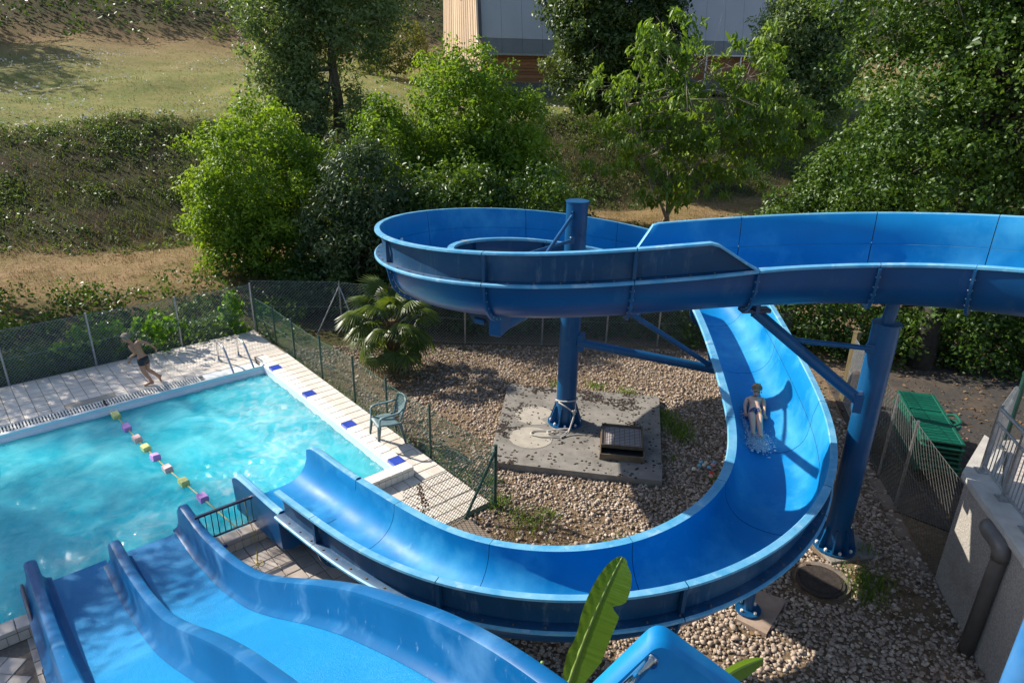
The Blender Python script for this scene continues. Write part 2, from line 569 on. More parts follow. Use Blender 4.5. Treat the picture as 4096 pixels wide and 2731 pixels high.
# ------------------------------------------------------------------ pool: basin, water, decks, copings
ZD_FAR, ZD = -0.10, -0.168
TU, TV = 0.2045, 0.2145     # tile pitch

def slab(name, u0, u1, v0, v1, z0, z1, mat, parent=None):
    return MB().prism([uv(u0, v0)[:2], uv(u1, v0)[:2], uv(u1, v1)[:2], uv(u0, v1)[:2]], z0, z1).build(name, mat, parent)

def build_basin():
    u0, u1, v0, v1, zf = -7.6, 4.72, 7.97, 12.93, -1.5
    v, f = [], []
    P = [uv(u0, v0), uv(u1, v0), uv(u1, v1), uv(u0, v1)]
    v = [(p[0], p[1], zf) for p in P] + [(p[0], p[1], ZD_FAR - 0.012 if i > 1 else -0.045) for i, p in enumerate(P)]
    v[5] = (v[5][0], v[5][1], -0.045)
    v[6] = (v[6][0], v[6][1], -0.045)
    f = [(0, 1, 2, 3), (0, 4, 5, 1), (1, 5, 6, 2), (2, 6, 7, 3), (3, 7, 4, 0)]
    o = new_obj('pool_basin', v, f, LINER)
    tag(o, kind='structure')

build_basin()

def build_water():
    su, sv = 0.03, 0.03
    us = np.arange(-1.6, 4.72, su)
    us = np.concatenate([np.linspace(-7.6, -1.65, 60), us, [4.72]])
    vs = np.concatenate([np.arange(7.97, 12.93, sv), [12.93]])
    uu, vv = np.meshgrid(us, vs)
    z = np.zeros_like(uu)
    rg = np.random.default_rng(3)
    wu = uu + 0.12 * np.sin(1.7 * vv + 1) + 0.06 * np.sin(4.1 * vv + uu)
    wv = vv + 0.12 * np.sin(1.9 * uu) + 0.05 * np.sin(5.3 * uu + 1.3 * vv)
    for k in range(46):
        lam = 0.09 * (8 ** rg.uniform(0, 1))
        a = rg.uniform(0, 2 * math.pi)
        kk = 2 * math.pi / lam
        amp = 0.0030 * lam
        ph = kk * (wu * math.cos(a) + wv * math.sin(a)) + rg.uniform(0, 6.28)
        env = 0.6 + 0.4 * np.sin(0.9 * uu * math.sin(a * 3) + 1.1 * vv * math.cos(a * 2) + k)
        s = np.sin(ph)
        z += amp * env * (1 - np.abs(s)) * 2 if k % 2 else amp * env * s * 1.3
    # livelier water under the slide mouths and along the overflow by the raised coping
    for (cu, cv, r, am) in ((3.0, 9.3, 1.1, 0.022), (1.35, 9.2, 0.7, 0.015), (0.5, 9.1, 0.7, 0.015), (4.3, 10.5, 1.3, 0.016), (4.45, 12.4, 0.8, 0.012)):
        d = np.hypot(uu - cu, (vv - cv) * (0.5 if cu > 4.2 else 1.0)) / r
        e = np.exp(-d * d)
        for k in range(10):
            a = rg.uniform(0, 6.28)
            kk = 2 * math.pi / rg.uniform(0.12, 0.4)
            z += am * 0.26 * e * np.sin(kk * (wu * math.cos(a) + wv * math.sin(a)) + rg.uniform(0, 6.28))
    z = z - z.mean() - 0.20
    x, y = U[0] * uu + V[0] * vv, U[1] * uu + V[1] * vv
    idx = np.arange(x.size).reshape(x.shape)
    f = np.stack([idx[:-1, :-1], idx[:-1, 1:], idx[1:, 1:], idx[1:, :-1]], -1).reshape(-1, 4)
    m = bpy.data.materials.new('pool_water')
    m.use_nodes = True
    nt = m.node_tree
    for n_ in list(nt.nodes):
        if n_.type != 'OUTPUT_MATERIAL':
            nt.nodes.remove(n_)
    g = node(nt, 'ShaderNodeNewGeometry')
    def ns(sc, det=6, dist=0.0):
        k = node(nt, 'ShaderNodeTexNoise')
        k.inputs['Scale'].default_value = sc
        k.inputs['Detail'].default_value = det
        k.inputs['Distortion'].default_value = dist
        nt.links.new(g.outputs['Position'], k.inputs['Vector'])
        return k.outputs[0]
    def mrange(src, a, b, c=0.0, d=1.0):
        r = node(nt, 'ShaderNodeMapRange')
        for i, t in enumerate((a, b, c, d)):
            r.inputs[i + 1].default_value = t
        nt.links.new(src, r.inputs[0])
        return r.outputs[0]
    bump = node(nt, 'ShaderNodeBump')
    bump.inputs['Strength'].default_value = 0.34
    bump.inputs['Distance'].default_value = 0.03
    nt.links.new(ns(13, 6, 1.6), bump.inputs['Height'])
    # water body: partly clear, partly milky with bubbles
    tr = node(nt, 'ShaderNodeBsdfTransparent')
    tr.inputs[0].default_value = (0.10, 0.72, 0.82, 1)
    df = node(nt, 'ShaderNodeSubsurfaceScattering', falloff='BURLEY')
    df.inputs['Scale'].default_value = 1.1
    df.inputs['Radius'].default_value = (0.5, 1.0, 1.0)
    cm = node(nt, 'ShaderNodeMix', data_type='RGBA')
    nt.links.new(mrange(ns(1.6, 7, 0.8), 0.35, 0.68), cm.inputs[0])
    cm.inputs[6].default_value = (0.010, 0.47, 0.60, 1)
    cm.inputs[7].default_value = (0.12, 0.63, 0.71, 1)
    # foam at the slide mouths; milky, sunlit brightness painted in along the side coping
    foam = None
    for (cu, cv, r) in ((2.75, 9.3, 0.75), (1.42, 9.05, 0.55), (0.55, 9.0, 0.55), (4.1, 11.2, 1.4), (3.9, 10.0, 1.4), (4.3, 12.4, 0.8)):
        c = uv(cu, cv, -0.2)
        vd = node(nt, 'ShaderNodeVectorMath', operation='DISTANCE')
        nt.links.new(g.outputs['Position'], vd.inputs[0])
        vd.inputs[1].default_value = c
        s = mrange(vd.outputs['Value'], 0.0, r, 1.0, 0.0)
        if foam is None:
            foam = s
        else:
            mm = node(nt, 'ShaderNodeMath', operation='MAXIMUM')
            nt.links.new(foam, mm.inputs[0])
            nt.links.new(s, mm.inputs[1])
            foam = mm.outputs[0]
    fm = node(nt, 'ShaderNodeMath', operation='MULTIPLY')
    nt.links.new(foam, fm.inputs[0])
    nt.links.new(mrange(ns(3.2, 10, 1.5), 0.46, 0.86), fm.inputs[1])
    pw = node(nt, 'ShaderNodeMath', operation='POWER')
    nt.links.new(foam, pw.inputs[0])
    pw.inputs[1].default_value = 2.2
    fa = node(nt, 'ShaderNodeMath', operation='MULTIPLY_ADD')
    nt.links.new(pw.outputs[0], fa.inputs[0])
    fa.inputs[1].default_value = 0.26
    nt.links.new(fm.outputs[0], fa.inputs[2])
    fm = fa
    cf = node(nt, 'ShaderNodeMix', data_type='RGBA')
    nt.links.new(fm.outputs[0], cf.inputs[0])
    nt.links.new(cm.outputs[2], cf.inputs[6])
    cf.inputs[7].default_value = (0.62, 0.80, 0.80, 1)
    nt.links.new(cf.outputs[2], df.inputs[0])
    nt.links.new(bump.outputs[0], df.inputs['Normal'])
    body = node(nt, 'ShaderNodeMixShader')
    bf = node(nt, 'ShaderNodeMath', operation='MAXIMUM')
    nt.links.new(mrange(ns(0.8, 6, 1.0), 0.35, 0.7, 0.74, 0.94), bf.inputs[0])
    nt.links.new(fm.outputs[0], bf.inputs[1])
    nt.links.new(bf.outputs[0], body.inputs[0])
    nt.links.new(tr.outputs[0], body.inputs[1])
    nt.links.new(df.outputs[0], body.inputs[2])
    gl = node(nt, 'ShaderNodeBsdfGlossy')
    gl.inputs['Roughness'].default_value = 0.07
    nt.links.new(bump.outputs[0], gl.inputs['Normal'])
    fr = node(nt, 'ShaderNodeFresnel')
    fr.inputs['IOR'].default_value = 1.33
    nt.links.new(bump.outputs[0], fr.inputs['Normal'])
    ms = node(nt, 'ShaderNodeMixShader')
    nt.links.new(fr.outputs[0], ms.inputs[0])
    nt.links.new(body.outputs[0], ms.inputs[1])
    nt.links.new(gl.outputs[0], ms.inputs[2])
    nt.links.new(ms.outputs[0], nt.nodes['Material Output'].inputs[0])
    o = tri_obj('water', np.stack([x.ravel(), y.ravel(), z.ravel()], 1), f, m, smooth=True)
    tag(o, kind='structure')

build_water()

def tile_mesh(name, w, d, h, mat, bev=0.006):
    b = MB().box((0, 0, 0), (w, d, h), 0, bev)
    me = bpy.data.meshes.new(name)
    me.from_pydata(b.v, [], b.f)
    me.materials.append(mat)
    return me

M_TILE = tile_mesh('tile', TU - 0.009, TV - 0.013, 0.016, TILE, 0.003)
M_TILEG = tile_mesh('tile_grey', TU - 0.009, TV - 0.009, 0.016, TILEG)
M_COPEU = tile_mesh('coping_tile', TU - 0.006, 0.208, 0.05, COPET, 0.006)
M_COPEUG = tile_mesh('coping_tile_grey', TU - 0.006, 0.208, 0.05, TILEG, 0.007)
M_COPEV = tile_mesh('coping_tile_side', 0.208, TV - 0.008 - 0.002, 0.05, COPET, 0.006)
M_COPEVB = tile_mesh('blue_coping_tile', 0.208, TV - 0.010, 0.05, BLUET, 0.006)
M_FACE = tile_mesh('face_tile', TU / 2 - 0.006, 0.012, 0.115, COPET, 0.004)
M_FACEG = tile_mesh('face_tile_grey', TU / 2 - 0.006, 0.012, 0.115, TILEG, 0.004)
M_FACEV = tile_mesh('face_tile_side', 0.012, TV / 2 - 0.006, 0.115, COPET, 0.004)

def jit(a=0.0012):
    return random.uniform(-a, a)

def deck(name, u0, u1, v0, v1, z, me, vis, limit=300, off=(0, 0), skip=None, zfun=None):
    """a deck bed of grout with single tiles laid on it"""
    bed = slab(name, u0, u1, v0, v1, -0.6, z - 0.008, GROUT)
    if zfun:
        for vt in bed.data.vertices:
            if vt.co.z > -0.5:
                vt.co.z = zfun(float(np.dot(np.array(vt.co), V))) - 0.008
    tag(bed, kind='structure')
    n = 0
    i0, i1 = math.ceil((u0 - off[0]) / TU - 1e-6), math.floor((u1 - off[0]) / TU + 1e-6)
    j0, j1 = math.ceil((v0 - off[1]) / TV - 1e-6), math.floor((v1 - off[1]) / TV + 1e-6)
    for i in range(i0, i1):
        for j in range(j0, j1):
            cu, cv = off[0] + (i + .5) * TU, off[1] + (j + .5) * TV
            if not vis(cu, cv) or (skip and skip(cu, cv)):
                continue
            inst('tile', me, uv(cu, cv, (zfun(cv) if zfun else z) - 0.006 + jit()), (jit(.004), jit(.004), UVROT), parent=bed)
            n += 1
    return bed

# far deck behind the pool
far = deck('far_pool_deck', -7.8, 5.405, 13.36, 15.10, ZD_FAR, M_TILE, lambda a, b: -0.9 < a < 5.4, off=(0.05, 13.36),
           skip=lambda a, b: 1.28 < a < 2.12 and b < 13.66)
slab('cement_patch', 1.28, 2.12, 13.37, 13.64, -0.3, ZD_FAR - 0.002, CONCL, far)
# leftover narrow strip along the back edge
slab('edge_strip', -7.8, 5.40, 15.082, 15.098, -0.3, ZD_FAR - 0.001, TILE, far)
# deck along the raised side coping
SIDEZ = lambda v: ZD + (ZD_FAR - ZD) * (v - 6.49) / (13.36 - 6.49)
side = deck('side_pool_deck', 4.93, 5.405, 6.49, 13.36, ZD, M_TILE, lambda a, b: True, off=(4.935, 6.495), zfun=SIDEZ)
M_NARROW = tile_mesh('narrow_tile', 0.050, TV - 0.009, 0.016, TILE)
for j in range(32):
    inst('tile', M_NARROW, uv(5.375, 6.495 + (j + .5) * TV, SIDEZ(6.495 + (j + .5) * TV) - 0.006), (0, 0, UVROT), parent=side)
# deck in front of the near coping, right of the lane slide
near = deck('near_pool_deck', 1.0, 4.93, 4.4, 7.765, ZD, M_TILE, lambda a, b: (a > 1.9 and b > 5.9) and not (a < 3.4 and b < 5.5), off=(4.93 - 20 * TU, 7.765 - 16 * TV),
            skip=lambda a, b: (a > 4.35 and b < 6.49) or (b < 6.49 and a > 3.6))
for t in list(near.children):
    # grey copies paint in the shade between the slides; paler beside the fence
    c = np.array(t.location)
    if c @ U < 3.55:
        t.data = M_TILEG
left = deck('slide_end_deck', -7.8, 1.0, 3.0, 7.765, ZD, M_TILEG, lambda a, b: -0.13 < a < 0.55 and 6.2 < b, off=(-0.125, 7.765 - 22 * TV))  # grey tile again, with this deck's shade in its colour
M_DIAG = tile_mesh('diagonal_tile', 0.205, 0.205, 0.016, TILEG)
for i in range(-12, 12):
    for j in range(-12, 12):
        a = -0.75 + (i - j) * 0.148
        b = 7.0 + (i + j) * 0.148
        if a < -0.28 and a > -1.3 and 6.1 < b < 7.61:
            inst('tile', M_DIAG, uv(a, b, ZD - 0.006 + jit()), (0, 0, UVROT + R(45)), parent=left)

# near coping (raised kerb along the pool) and side coping
def build_copings():
    bed = slab('near_coping', -7.8, 4.93, 7.772, 7.972, -0.6, -0.03, GROUT)
    tag(bed, kind='structure')
    k = 0
    n = int(6.0 / TU)
    for i in range(n):
        cu = 4.93 - (i + .5) * TU
        if 0.2 < cu < 1.7:
            continue
        me = M_COPEU if cu > 3.3 else M_COPEUG  # greyer copies put the shade left of the flume mouth into the colour
        if i == 11:
            pass
        inst('tile', me, uv(cu, 7.868, -0.025 + jit()), (0, 0, UVROT), parent=bed)
        for h in (-.25, .25):
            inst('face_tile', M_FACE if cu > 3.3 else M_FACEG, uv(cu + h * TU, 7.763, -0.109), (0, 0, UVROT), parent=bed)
    # two dark accents seen between the slides
    for cu in (2.78, 1.98):
        b = MB().box((0, 0, 0), (TU - 0.01, 0.012, 0.04), 0, 0.004)
        o = b.build('accent_tile', BLUET, bed)
        o.location = uv(cu, 7.757, -0.03)
        o.rotation_euler = (0, 0, UVROT)
    bed2 = slab('side_coping', 4.725, 4.925, 7.972, 13.45, -0.6, -0.03, GROUT)
    tag(bed2, kind='structure')
    blue_v = (8.09, 9.575, 11.06, 12.545)
    n = int((13.45 - 7.975) / TV)
    for j in range(n):
        cv = 7.975 + (j + .5) * TV
        isb = any(abs(cv - b) < TV * .5 for b in blue_v)
        inst('tile', M_COPEVB if isb else M_COPEV, uv(4.828, cv, -0.025 + jit()), (0, 0, UVROT), parent=bed2)
        if j < 6:
            for h in (-.25, .25):
                inst('face_tile', M_FACEV, uv(4.936, cv + h * TV, -0.109), (0, 0, UVROT), parent=bed2)
    # white rounded end of the wall at the overflow corner and white inner wall
    slab('inner_wall', 4.700, 4.722, 7.975, 13.10, -0.6, -0.05, LIPW, bed2)

build_copings()

def build_gutter():
    g = slab('overflow_gutter', -7.8, 4.72, 13.075, 13.355, -0.5, ZD_FAR - 0.05, DARKG)
    tag(g, kind='structure')
    slab('gutter_edge', -7.8, 4.72, 13.075, 13.09, -0.5, ZD_FAR - 0.002, WHITEP, g)
    slab('gutter_edge', -7.8, 4.72, 13.34, 13.355, -0.5, ZD_FAR - 0.002, WHITEP, g)
    slab('gutter_rib', -7.8, 3.6, 13.21, 13.222, -0.3, ZD_FAR - 0.014, WHITEP, g)
    b = MB().box((0, 0, 0), (0.024, 0.246, 0.03), 0, 0.003)
    me = bpy.data.meshes.new('slat')
    me.from_pydata(b.v, [], b.f)
    me.materials.append(WHITEP)
    n = int(4.45 / 0.048)
    for i in range(n):
        inst('slat', me, uv(-0.85 + i * 0.048, 13.215, ZD_FAR - 0.018), (0, 0, UVROT), parent=g)
    w = slab('grid_plate', 3.62, 4.68, 13.092, 13.338, -0.3, ZD_FAR - 0.006, LIPW, g)
    # white rounded pool edge in front of the gutter
    v, f = [], []
    prof = [(13.075, ZD_FAR - 0.05), (13.075, ZD_FAR - 0.004), (13.05, ZD_FAR + 0.004), (12.96, ZD_FAR - 0.006), (12.905, ZD_FAR - 0.03), (12.885, ZD_FAR - 0.07), (12.885, -0.6), (13.075, -0.6)]
    for u_ in (-7.8, 4.70):
        v += [uv(u_, a, z) for a, z in prof]
    m = len(prof)
    for i in range(m):
        j = (i + 1) % m
        f.append((i, j, m + j, m + i))
    o = new_obj('pool_lip', v, f, LIPW, g, smooth=False)

build_gutter()

# ------------------------------------------------------------------ the spiral flume
CP = np.array([[6.411, 4.557, 3.749], [5.686, 6.529, 3.556], [4.247, 7.706, 3.362], [2.222, 7.885, 3.159], [0.101, 7.724, 2.942], [-1.442, 9.076, 2.727],
               [-1.661, 11.453, 2.505], [-0.028, 13.309, 2.254], [2.154, 13.501, 1.951], [3.608, 12.882, 1.613], [3.851, 11.483, 1.278], [3.686, 9.231, 0.982],
               [3.363, 6.734, 0.752], [1.522, 5.297, 0.565], [-0.533, 5.601, 0.379], [-1.854, 6.880, 0.184], [-3.36, 8.42, 0.0]])
CQ = np.vstack([2 * CP[0] - CP[1], CP, 2 * CP[-1] - CP[-2]])

def fc(s):
    """flume bed centre, left normal, at parameter s (0..16)"""
    def at(s):
        i = int(min(max(math.floor(s), 0), 15))
        t = s - i
        a, b, c, d = CQ[i:i + 4]
        return ((1 - t) ** 3 * a + (3 * t ** 3 - 6 * t * t + 4) * b + (-3 * t ** 3 + 3 * t * t + 3 * t + 1) * c + t ** 3 * d) / 6
    p = at(s)
    e = 0.02
    q = at(min(s + e, 16)) - at(max(s - e, 0))
    h = q[:2] / np.linalg.norm(q[:2])
    return p, np.array([-h[1], h[0], 0.0]), q / np.linalg.norm(q)

def fdim(s):
    t = s / 16
    return 0.88 + 0.13 * t, 0.56 - 0.10 * t, 0.36 + 0.01 * t     # inner width, channel depth, extra wall

def wall_left(s):
    """0..1 height of the raised outer wall on the left side"""
    return float(np.clip((s - 2.76) / 0.26, 0, 1)) if s < 15.34 else 0.0

def wall_right(s):
    return float(np.clip((3.36 - s) / 0.12, 0, 1))

def sweep(name, prof, s0, s1, mats, parent, ds=0.06, closed=True, caps=True, smooth=True):
    n = max(3, int(math.ceil((s1 - s0) / ds)) + 1)
    v, f, mi = [], [], []
    up = np.array([0, 0, 1.0])
    for k in range(n):
        s = s0 + (s1 - s0) * k / (n - 1)
        p, nl, tg = fc(s)
        pts = prof(s)
        for (a, h, *_) in pts:
            v.append(p + nl * a + up * h)
    m = len(pts)
    for k in range(n - 1):
        for i in range(m if closed else m - 1):
            j = (i + 1) % m
            f.append((k * m + i, k * m + j, k * m + m + j, k * m + m + i))
            mi.append(pts[i][2])
    if caps:
        f.append(tuple(range(m - 1, -1, -1)))
        mi.append(1 if len(mats) > 1 else 0)
        f.append(tuple((n - 1) * m + i for i in range(m)))
        mi.append(1 if len(mats) > 1 else 0)
    o = new_obj(name, v, f, mats, parent, False, mi)
    if smooth:
        me = o.data
        me.polygons.foreach_set('use_smooth', [len(q.vertices) == 4 for q in me.polygons])
        md = o.modifiers.new('edges', 'EDGE_SPLIT')
        md.split_angle = R(38)
    return o

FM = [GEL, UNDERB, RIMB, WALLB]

def channel_prof(s):
    w, h, e = fdim(s)
    N = 14
    inner, outer = [], []
    for k in range(N + 1):
        a = math.pi * k / N
        c, sn = math.cos(a), math.sin(a)
        lat = -w / 2 * math.copysign(abs(c) ** 0.8, c)
        ht = h * (1 - abs(sn) ** 0.85)
        inner.append((lat, ht, 0))
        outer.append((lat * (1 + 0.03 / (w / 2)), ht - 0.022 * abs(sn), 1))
    fl = 0.055 + 0.10 * float(smoothstep(2.5, 3.1, s))
    fr = 0.115
    L = [(w / 2 + fl - 0.02, h + 0.001, 2), (w / 2 + fl, h - 0.012, 2), (w / 2 + fl, h - 0.036, 2), (w / 2 + fl - 0.015, h - 0.045, 1)]
    Rr = [(-w / 2 - fr + 0.012, h - 0.045, 2), (-w / 2 - fr, h - 0.036, 2), (-w / 2 - fr, h - 0.012, 2), (-w / 2 - fr + 0.015, h + 0.001, 2)]
    inner[-1] = (inner[-1][0], inner[-1][1], 3 if s > 2.9 else 2)
    return inner + L + [(x, z - (0.046 if i == 0 else 0), m) for i, (x, z, m) in enumerate(reversed(outer))] + Rr

def lwall_prof(s):
    w, h, e = fdim(s)
    e = max(0.012, e * wall_left(s))
    b, t = w / 2 + 0.004, w / 2 + 0.05 * e / 0.36
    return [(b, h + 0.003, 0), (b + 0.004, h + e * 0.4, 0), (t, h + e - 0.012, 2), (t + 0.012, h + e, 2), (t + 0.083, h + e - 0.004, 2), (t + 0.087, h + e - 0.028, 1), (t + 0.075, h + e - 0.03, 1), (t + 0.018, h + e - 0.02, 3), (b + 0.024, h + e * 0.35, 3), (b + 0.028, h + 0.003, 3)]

def rwall_prof(s):
    w, h, e = fdim(s)
    e = max(0.012, e * wall_right(s))
    b, t = -w / 2 - 0.004, -w / 2 - 0.05 * e / 0.36
    return [(b, h + 0.003, 3), (b - 0.02, h + 0.003, 3), (t - 0.02, h + e - 0.03, 3), (t - 0.072, h + e - 0.028, 2), (t - 0.074, h + e - 0.004, 2), (t - 0.012, h + e, 2), (t, h + e - 0.012, 0), (b - 0.004, h + e * 0.4, 0)]

def exit_prof(s):
    """the mouth piece: thick rounded side walls with skirts"""
    w, h, e = fdim(s)
    h = h + 0.05 * float(smoothstep(15.4, 15.9, s))
    k = max(0.0, (s - 15.9) / 0.1)
    h = h - 0.07 * k * k
    N = 12
    inner = []
    for i in range(N + 1):
        a = math.pi * i / N
        c, sn = math.cos(a), math.sin(a)
        inner.append((-w / 2 * math.copysign(abs(c) ** 0.7, c), h * (1 - abs(sn) ** 0.8), 0))
    o = w / 2
    L = [(o + 0.02, h + 0.022, 2), (o + 0.07, h + 0.022, 2), (o + 0.10, h - 0.005, 1), (o + 0.105, h - 0.05, 1), (o + 0.09, -0.07, 1), (o - 0.02, -0.12, 1)]
    return inner + L + [(-a, b, m) for a, b, m in reversed(L)]

def rib_prof_fn(side):
    pass

def build_flume():
    root = thing('spiral_water_slide', 'blue fibreglass spiral water slide coiling around a steel pole down to the pool', 'water slide', (0.97, 10.8, -0.2))
    inv = Matrix.Translation((-0.97, -10.8, 0.2))
    joints = [0.0, 0.75, 1.5, 2.05, 2.75, 3.42, 4.17, 5.0, 5.6, 6.25, 7.17, 8.0, 8.9, 9.7, 10.5, 11.4, 12.1, 13.0, 14.0, 14.92, 15.36]
    for a, b in zip(joints[:-1], joints[1:]):
        sec = sweep('channel_section', channel_prof, a + 0.002, b - 0.002, FM, root, 0.055)
        if b > 2.8 and a < 15.3:
            sweep('raised_wall', lwall_prof, max(a, 2.76) + 0.002, min(b, 15.34) - 0.002, FM, sec, 0.05)
        if a < 3.3:
            sweep('raised_wall', rwall_prof, a + 0.002, min(b, 3.36) - 0.002, FM, sec, 0.04)
    sweep('mouth_section', exit_prof, 15.362, 16.0, [GEL, UNDERB, RIMB, WALLB], root, 0.03)
    # taped repairs on the loop
    def patch(s):
        w, h, e = fdim(s)
        q = []
        for k in range(10, 15):
            a = math.pi * k / 14
            c, sn = math.cos(a), math.sin(a)
            q.append((-w / 2 * math.copysign(abs(c) ** 0.8, c), h * (1 - abs(sn) ** 0.85)))
        return [(a - 0.008, b + 0.004, 0) for a, b in q] + [(a + 0.004, b, 0) for a, b in reversed(q)]
    sweep('repair_patch', patch, 5.86, 5.90, [WHITEP], root, 0.02)
    def rim_patch(s):
        w, h, e = fdim(s)
        return [(-w / 2 - 0.003, h + 0.006, 0), (-w / 2 - 0.10, h + 0.006, 0), (-w / 2 - 0.12, h - 0.01, 0), (-w / 2 - 0.12, h - 0.03, 0), (-w / 2 - 0.003, h - 0.02, 0)]
    sweep('repair_patch', rim_patch, 6.02, 6.06, [CAPST], root, 0.02)
    # bolted joint flanges
    for s in joints[1:]:
        p, nl, tg = fc(s)
        w, h, e = fdim(s)
        up = np.array([0, 0, 1.0])
        v, f = [], []
        N = 16
        for dt in (-0.014, 0.014):
            for ext in (0.0, 1.0):
                for k in range(N + 1):
                    a = math.pi * k / N
                    c, sn = math.cos(a), math.sin(a)
                    lat = -(w / 2 + 0.031 + 0.055 * ext) * math.copysign(abs(c) ** 0.8, c)
                    ht = h * (1 - abs(sn) ** 0.85) - (0.024 + 0.055 * ext) * abs(sn) - 0.05 * (1 - abs(sn))
                    v.append(p + nl * lat + up * ht + tg * dt)
        M = N + 1
        for k in range(N):
            f += [(k, k + 1, M + k + 1, M + k), (2 * M + k, 3 * M + k, 3 * M + k + 1, 2 * M + k + 1), (M + k, M + k + 1, 3 * M + k + 1, 3 * M + k), (k, 2 * M + k, 2 * M + k + 1, k + 1)]
        f += [(0, M, 3 * M, 2 * M), (N, 2 * M + N, 3 * M + N, M + N)]
        fl = new_obj('joint_flange', v, f, STEELB, root)
        if 2.8 < s < 15.3:
            ev = e * wall_left(s)
            b = MB()
            q = [p + nl * (w / 2 + 0.03) + up * (h + 0.004), p + nl * (w / 2 + 0.095) + up * (h + 0.004), p + nl * (w / 2 + 0.10) + up * (h + ev - 0.03), p + nl * (w / 2 + 0.066 * ev / 0.36 + .004) + up * (h + ev - 0.032)]
            vv = [x - tg * 0.02 for x in q] + [x + tg * 0.02 for x in q]
            b.add(vv, [(3, 2, 1, 0), (4, 5, 6, 7), (0, 1, 5, 4), (1, 2, 6, 5), (2, 3, 7, 6), (3, 0, 4, 7)])
            b.build('wall_flange', WALLB, fl)
        # bolts on the flange faces
        b = MB()
        for k in range(1, 8):
            a = math.pi * (k + 8) / 16.0
            c, sn = math.cos(a), math.sin(a)
            lat = -(w / 2 + 0.06) * math.copysign(abs(c) ** 0.8, c)
            ht = h * (1 - abs(sn) ** 0.85) - 0.055 * abs(sn)
            q = p + nl * lat + up * ht
            b.tube([q - tg * 0.026, q + tg * 0.026], 0.009, 6)
        bo = b.build('flange_bolts', GALV, fl)
        tag(bo, kind='stuff')
    # bolts along the outer flange under the raised wall
    b = MB()
    s = 3.0
    while s < 15.3:
        p, nl, tg = fc(s)
        w, h, e = fdim(s)
        q = p + nl * (w / 2 + 0.10) + np.array([0, 0, h])
        b.tube([q, q + np.array([0, 0, 0.012])], 0.011, 6)
        s += 0.13
    tag(b.build('wall_bolts', RUSTY, root), kind='stuff')

    def pole(name, x, y, z0, z1, r, n_gus=8, plate=0.62, cap=True):
        m = MB()
        m.tube([(x, y, z0), (x, y, z1)], r, 28)
        po = m.build(name, STEELB, root)
        shade_split(po)
        if cap:
            c = MB().tube([(x, y, z1 - 0.012), (x, y, z1 + 0.012)], r + 0.012, 28).build('top_cap', STEELB, po)
        c = MB().tube([(x, y, z0), (x, y, z0 + 0.025)], plate / 2, 24).build('base_plate', STEELB, po)
        for k in range(n_gus):
            a = 2 * math.pi * k / n_gus + 0.3
            ca, sa = math.cos(a), math.sin(a)
            t = Vector((-sa, ca, 0)) * 0.008
            q = [Vector((x + ca * (r - .005), y + sa * (r - .005), z0 + 0.025)), Vector((x + ca * (plate / 2 - 0.02), y + sa * (plate / 2 - 0.02), z0 + 0.025)), Vector((x + ca * (plate / 2 - 0.02), y + sa * (plate / 2 - 0.02), z0 + 0.06)), Vector((x + ca * (r + 0.03), y + sa * (r + 0.03), z0 + 0.34)), Vector((x + ca * (r - .005), y + sa * (r - .005), z0 + 0.34))]
            vv = [p - t for p in q] + [p + t for p in q]
            nq = len(q)
            ff = [tuple(range(nq - 1, -1, -1)), tuple(range(nq, 2 * nq))] + [(i, (i + 1) % nq, nq + (i + 1) % nq, nq + i) for i in range(nq)]
            new_obj('gusset', vv, ff, STEELB, po)
            a2 = a + math.pi / n_gus
            bx, by = x + math.cos(a2) * plate * 0.41, y + math.sin(a2) * plate * 0.41
            MB().tube([(bx, by, z0 + 0.025), (bx, by, z0 + 0.05), (bx, by, z0 + 0.062)], [0.022, 0.022, 0.012], 8).build('bolt', WHITEP, po)
        return po

    P1 = pole('centre_pole', 0.975, 10.80, -0.10, 3.80, 0.172)
    # weld seam spirals on the pole
    b = MB()
    for base in (0.55, 1.75, 3.0):
        pts = []
        for k in range(25):
            a = -2.6 + 2.9 * k / 24
            pts.append((0.975 + 0.1735 * math.cos(a), 10.80 + 0.1735 * math.sin(a), base + 0.5 - 0.42 * k / 24))
        b.tube(pts, 0.0035, 5)
    b.build('weld_seam', STEELB, P1)
    P2 = pole('support_pole', 4.44, 7.68, -0.2, 3.02, 0.155, plate=0.56)
    P3 = pole('foreground_pole', 4.52, 4.46, -0.2, 3.3, 0.165, plate=0.56)
    P3.data.materials[0] = POLEF

    def strut(name, a, b_, r, parent, lug=True):
        o = MB().tube([a, b_], r, 14).build(name, STEELB, parent)
        shade_split(o)
        if lug:
            a, b_ = Vector(a), Vector(b_)
            d = (b_ - a).normalized()
            for q, sg in ((a, 1), (b_, -1)):
                rz = math.atan2(d.y, d.x)
                MB().box(q + d * 0.0, (0.11, 0.035, 0.12), rz, 0.008).build('lug', STEELB, o)
        return o
    # stub under the flume at the right-hand pole
    strut('stub_post', (4.44, 7.68, 3.02), (4.47, 7.69, 3.30), 0.075, P2, False)
    MB().box((4.45, 7.70, 3.31), (0.34, 0.16, 0.035), 0.3, 0.006).build('saddle_plate', STEELB, P2)
    # brackets and braces
    j = fc(2.75)[0]
    strut('inclined_brace', (4.20, 7.52, 2.10), (2.98, 7.98, 3.02), 0.07, P2)
    strut('tie_rod', (3.40, 7.86, 2.72), (4.28, 7.62, 2.72), 0.032, P2)
    MB().box((2.93, 7.90, 3.08), (0.36, 0.14, 0.05), 0.1, 0.006).build('saddle_plate', DARKST, P2)
    MB().box((2.92, 7.92, 3.16), (0.05, 0.26, 0.16), 0.1, 0.006).build('saddle_fork', STEELB, P2)
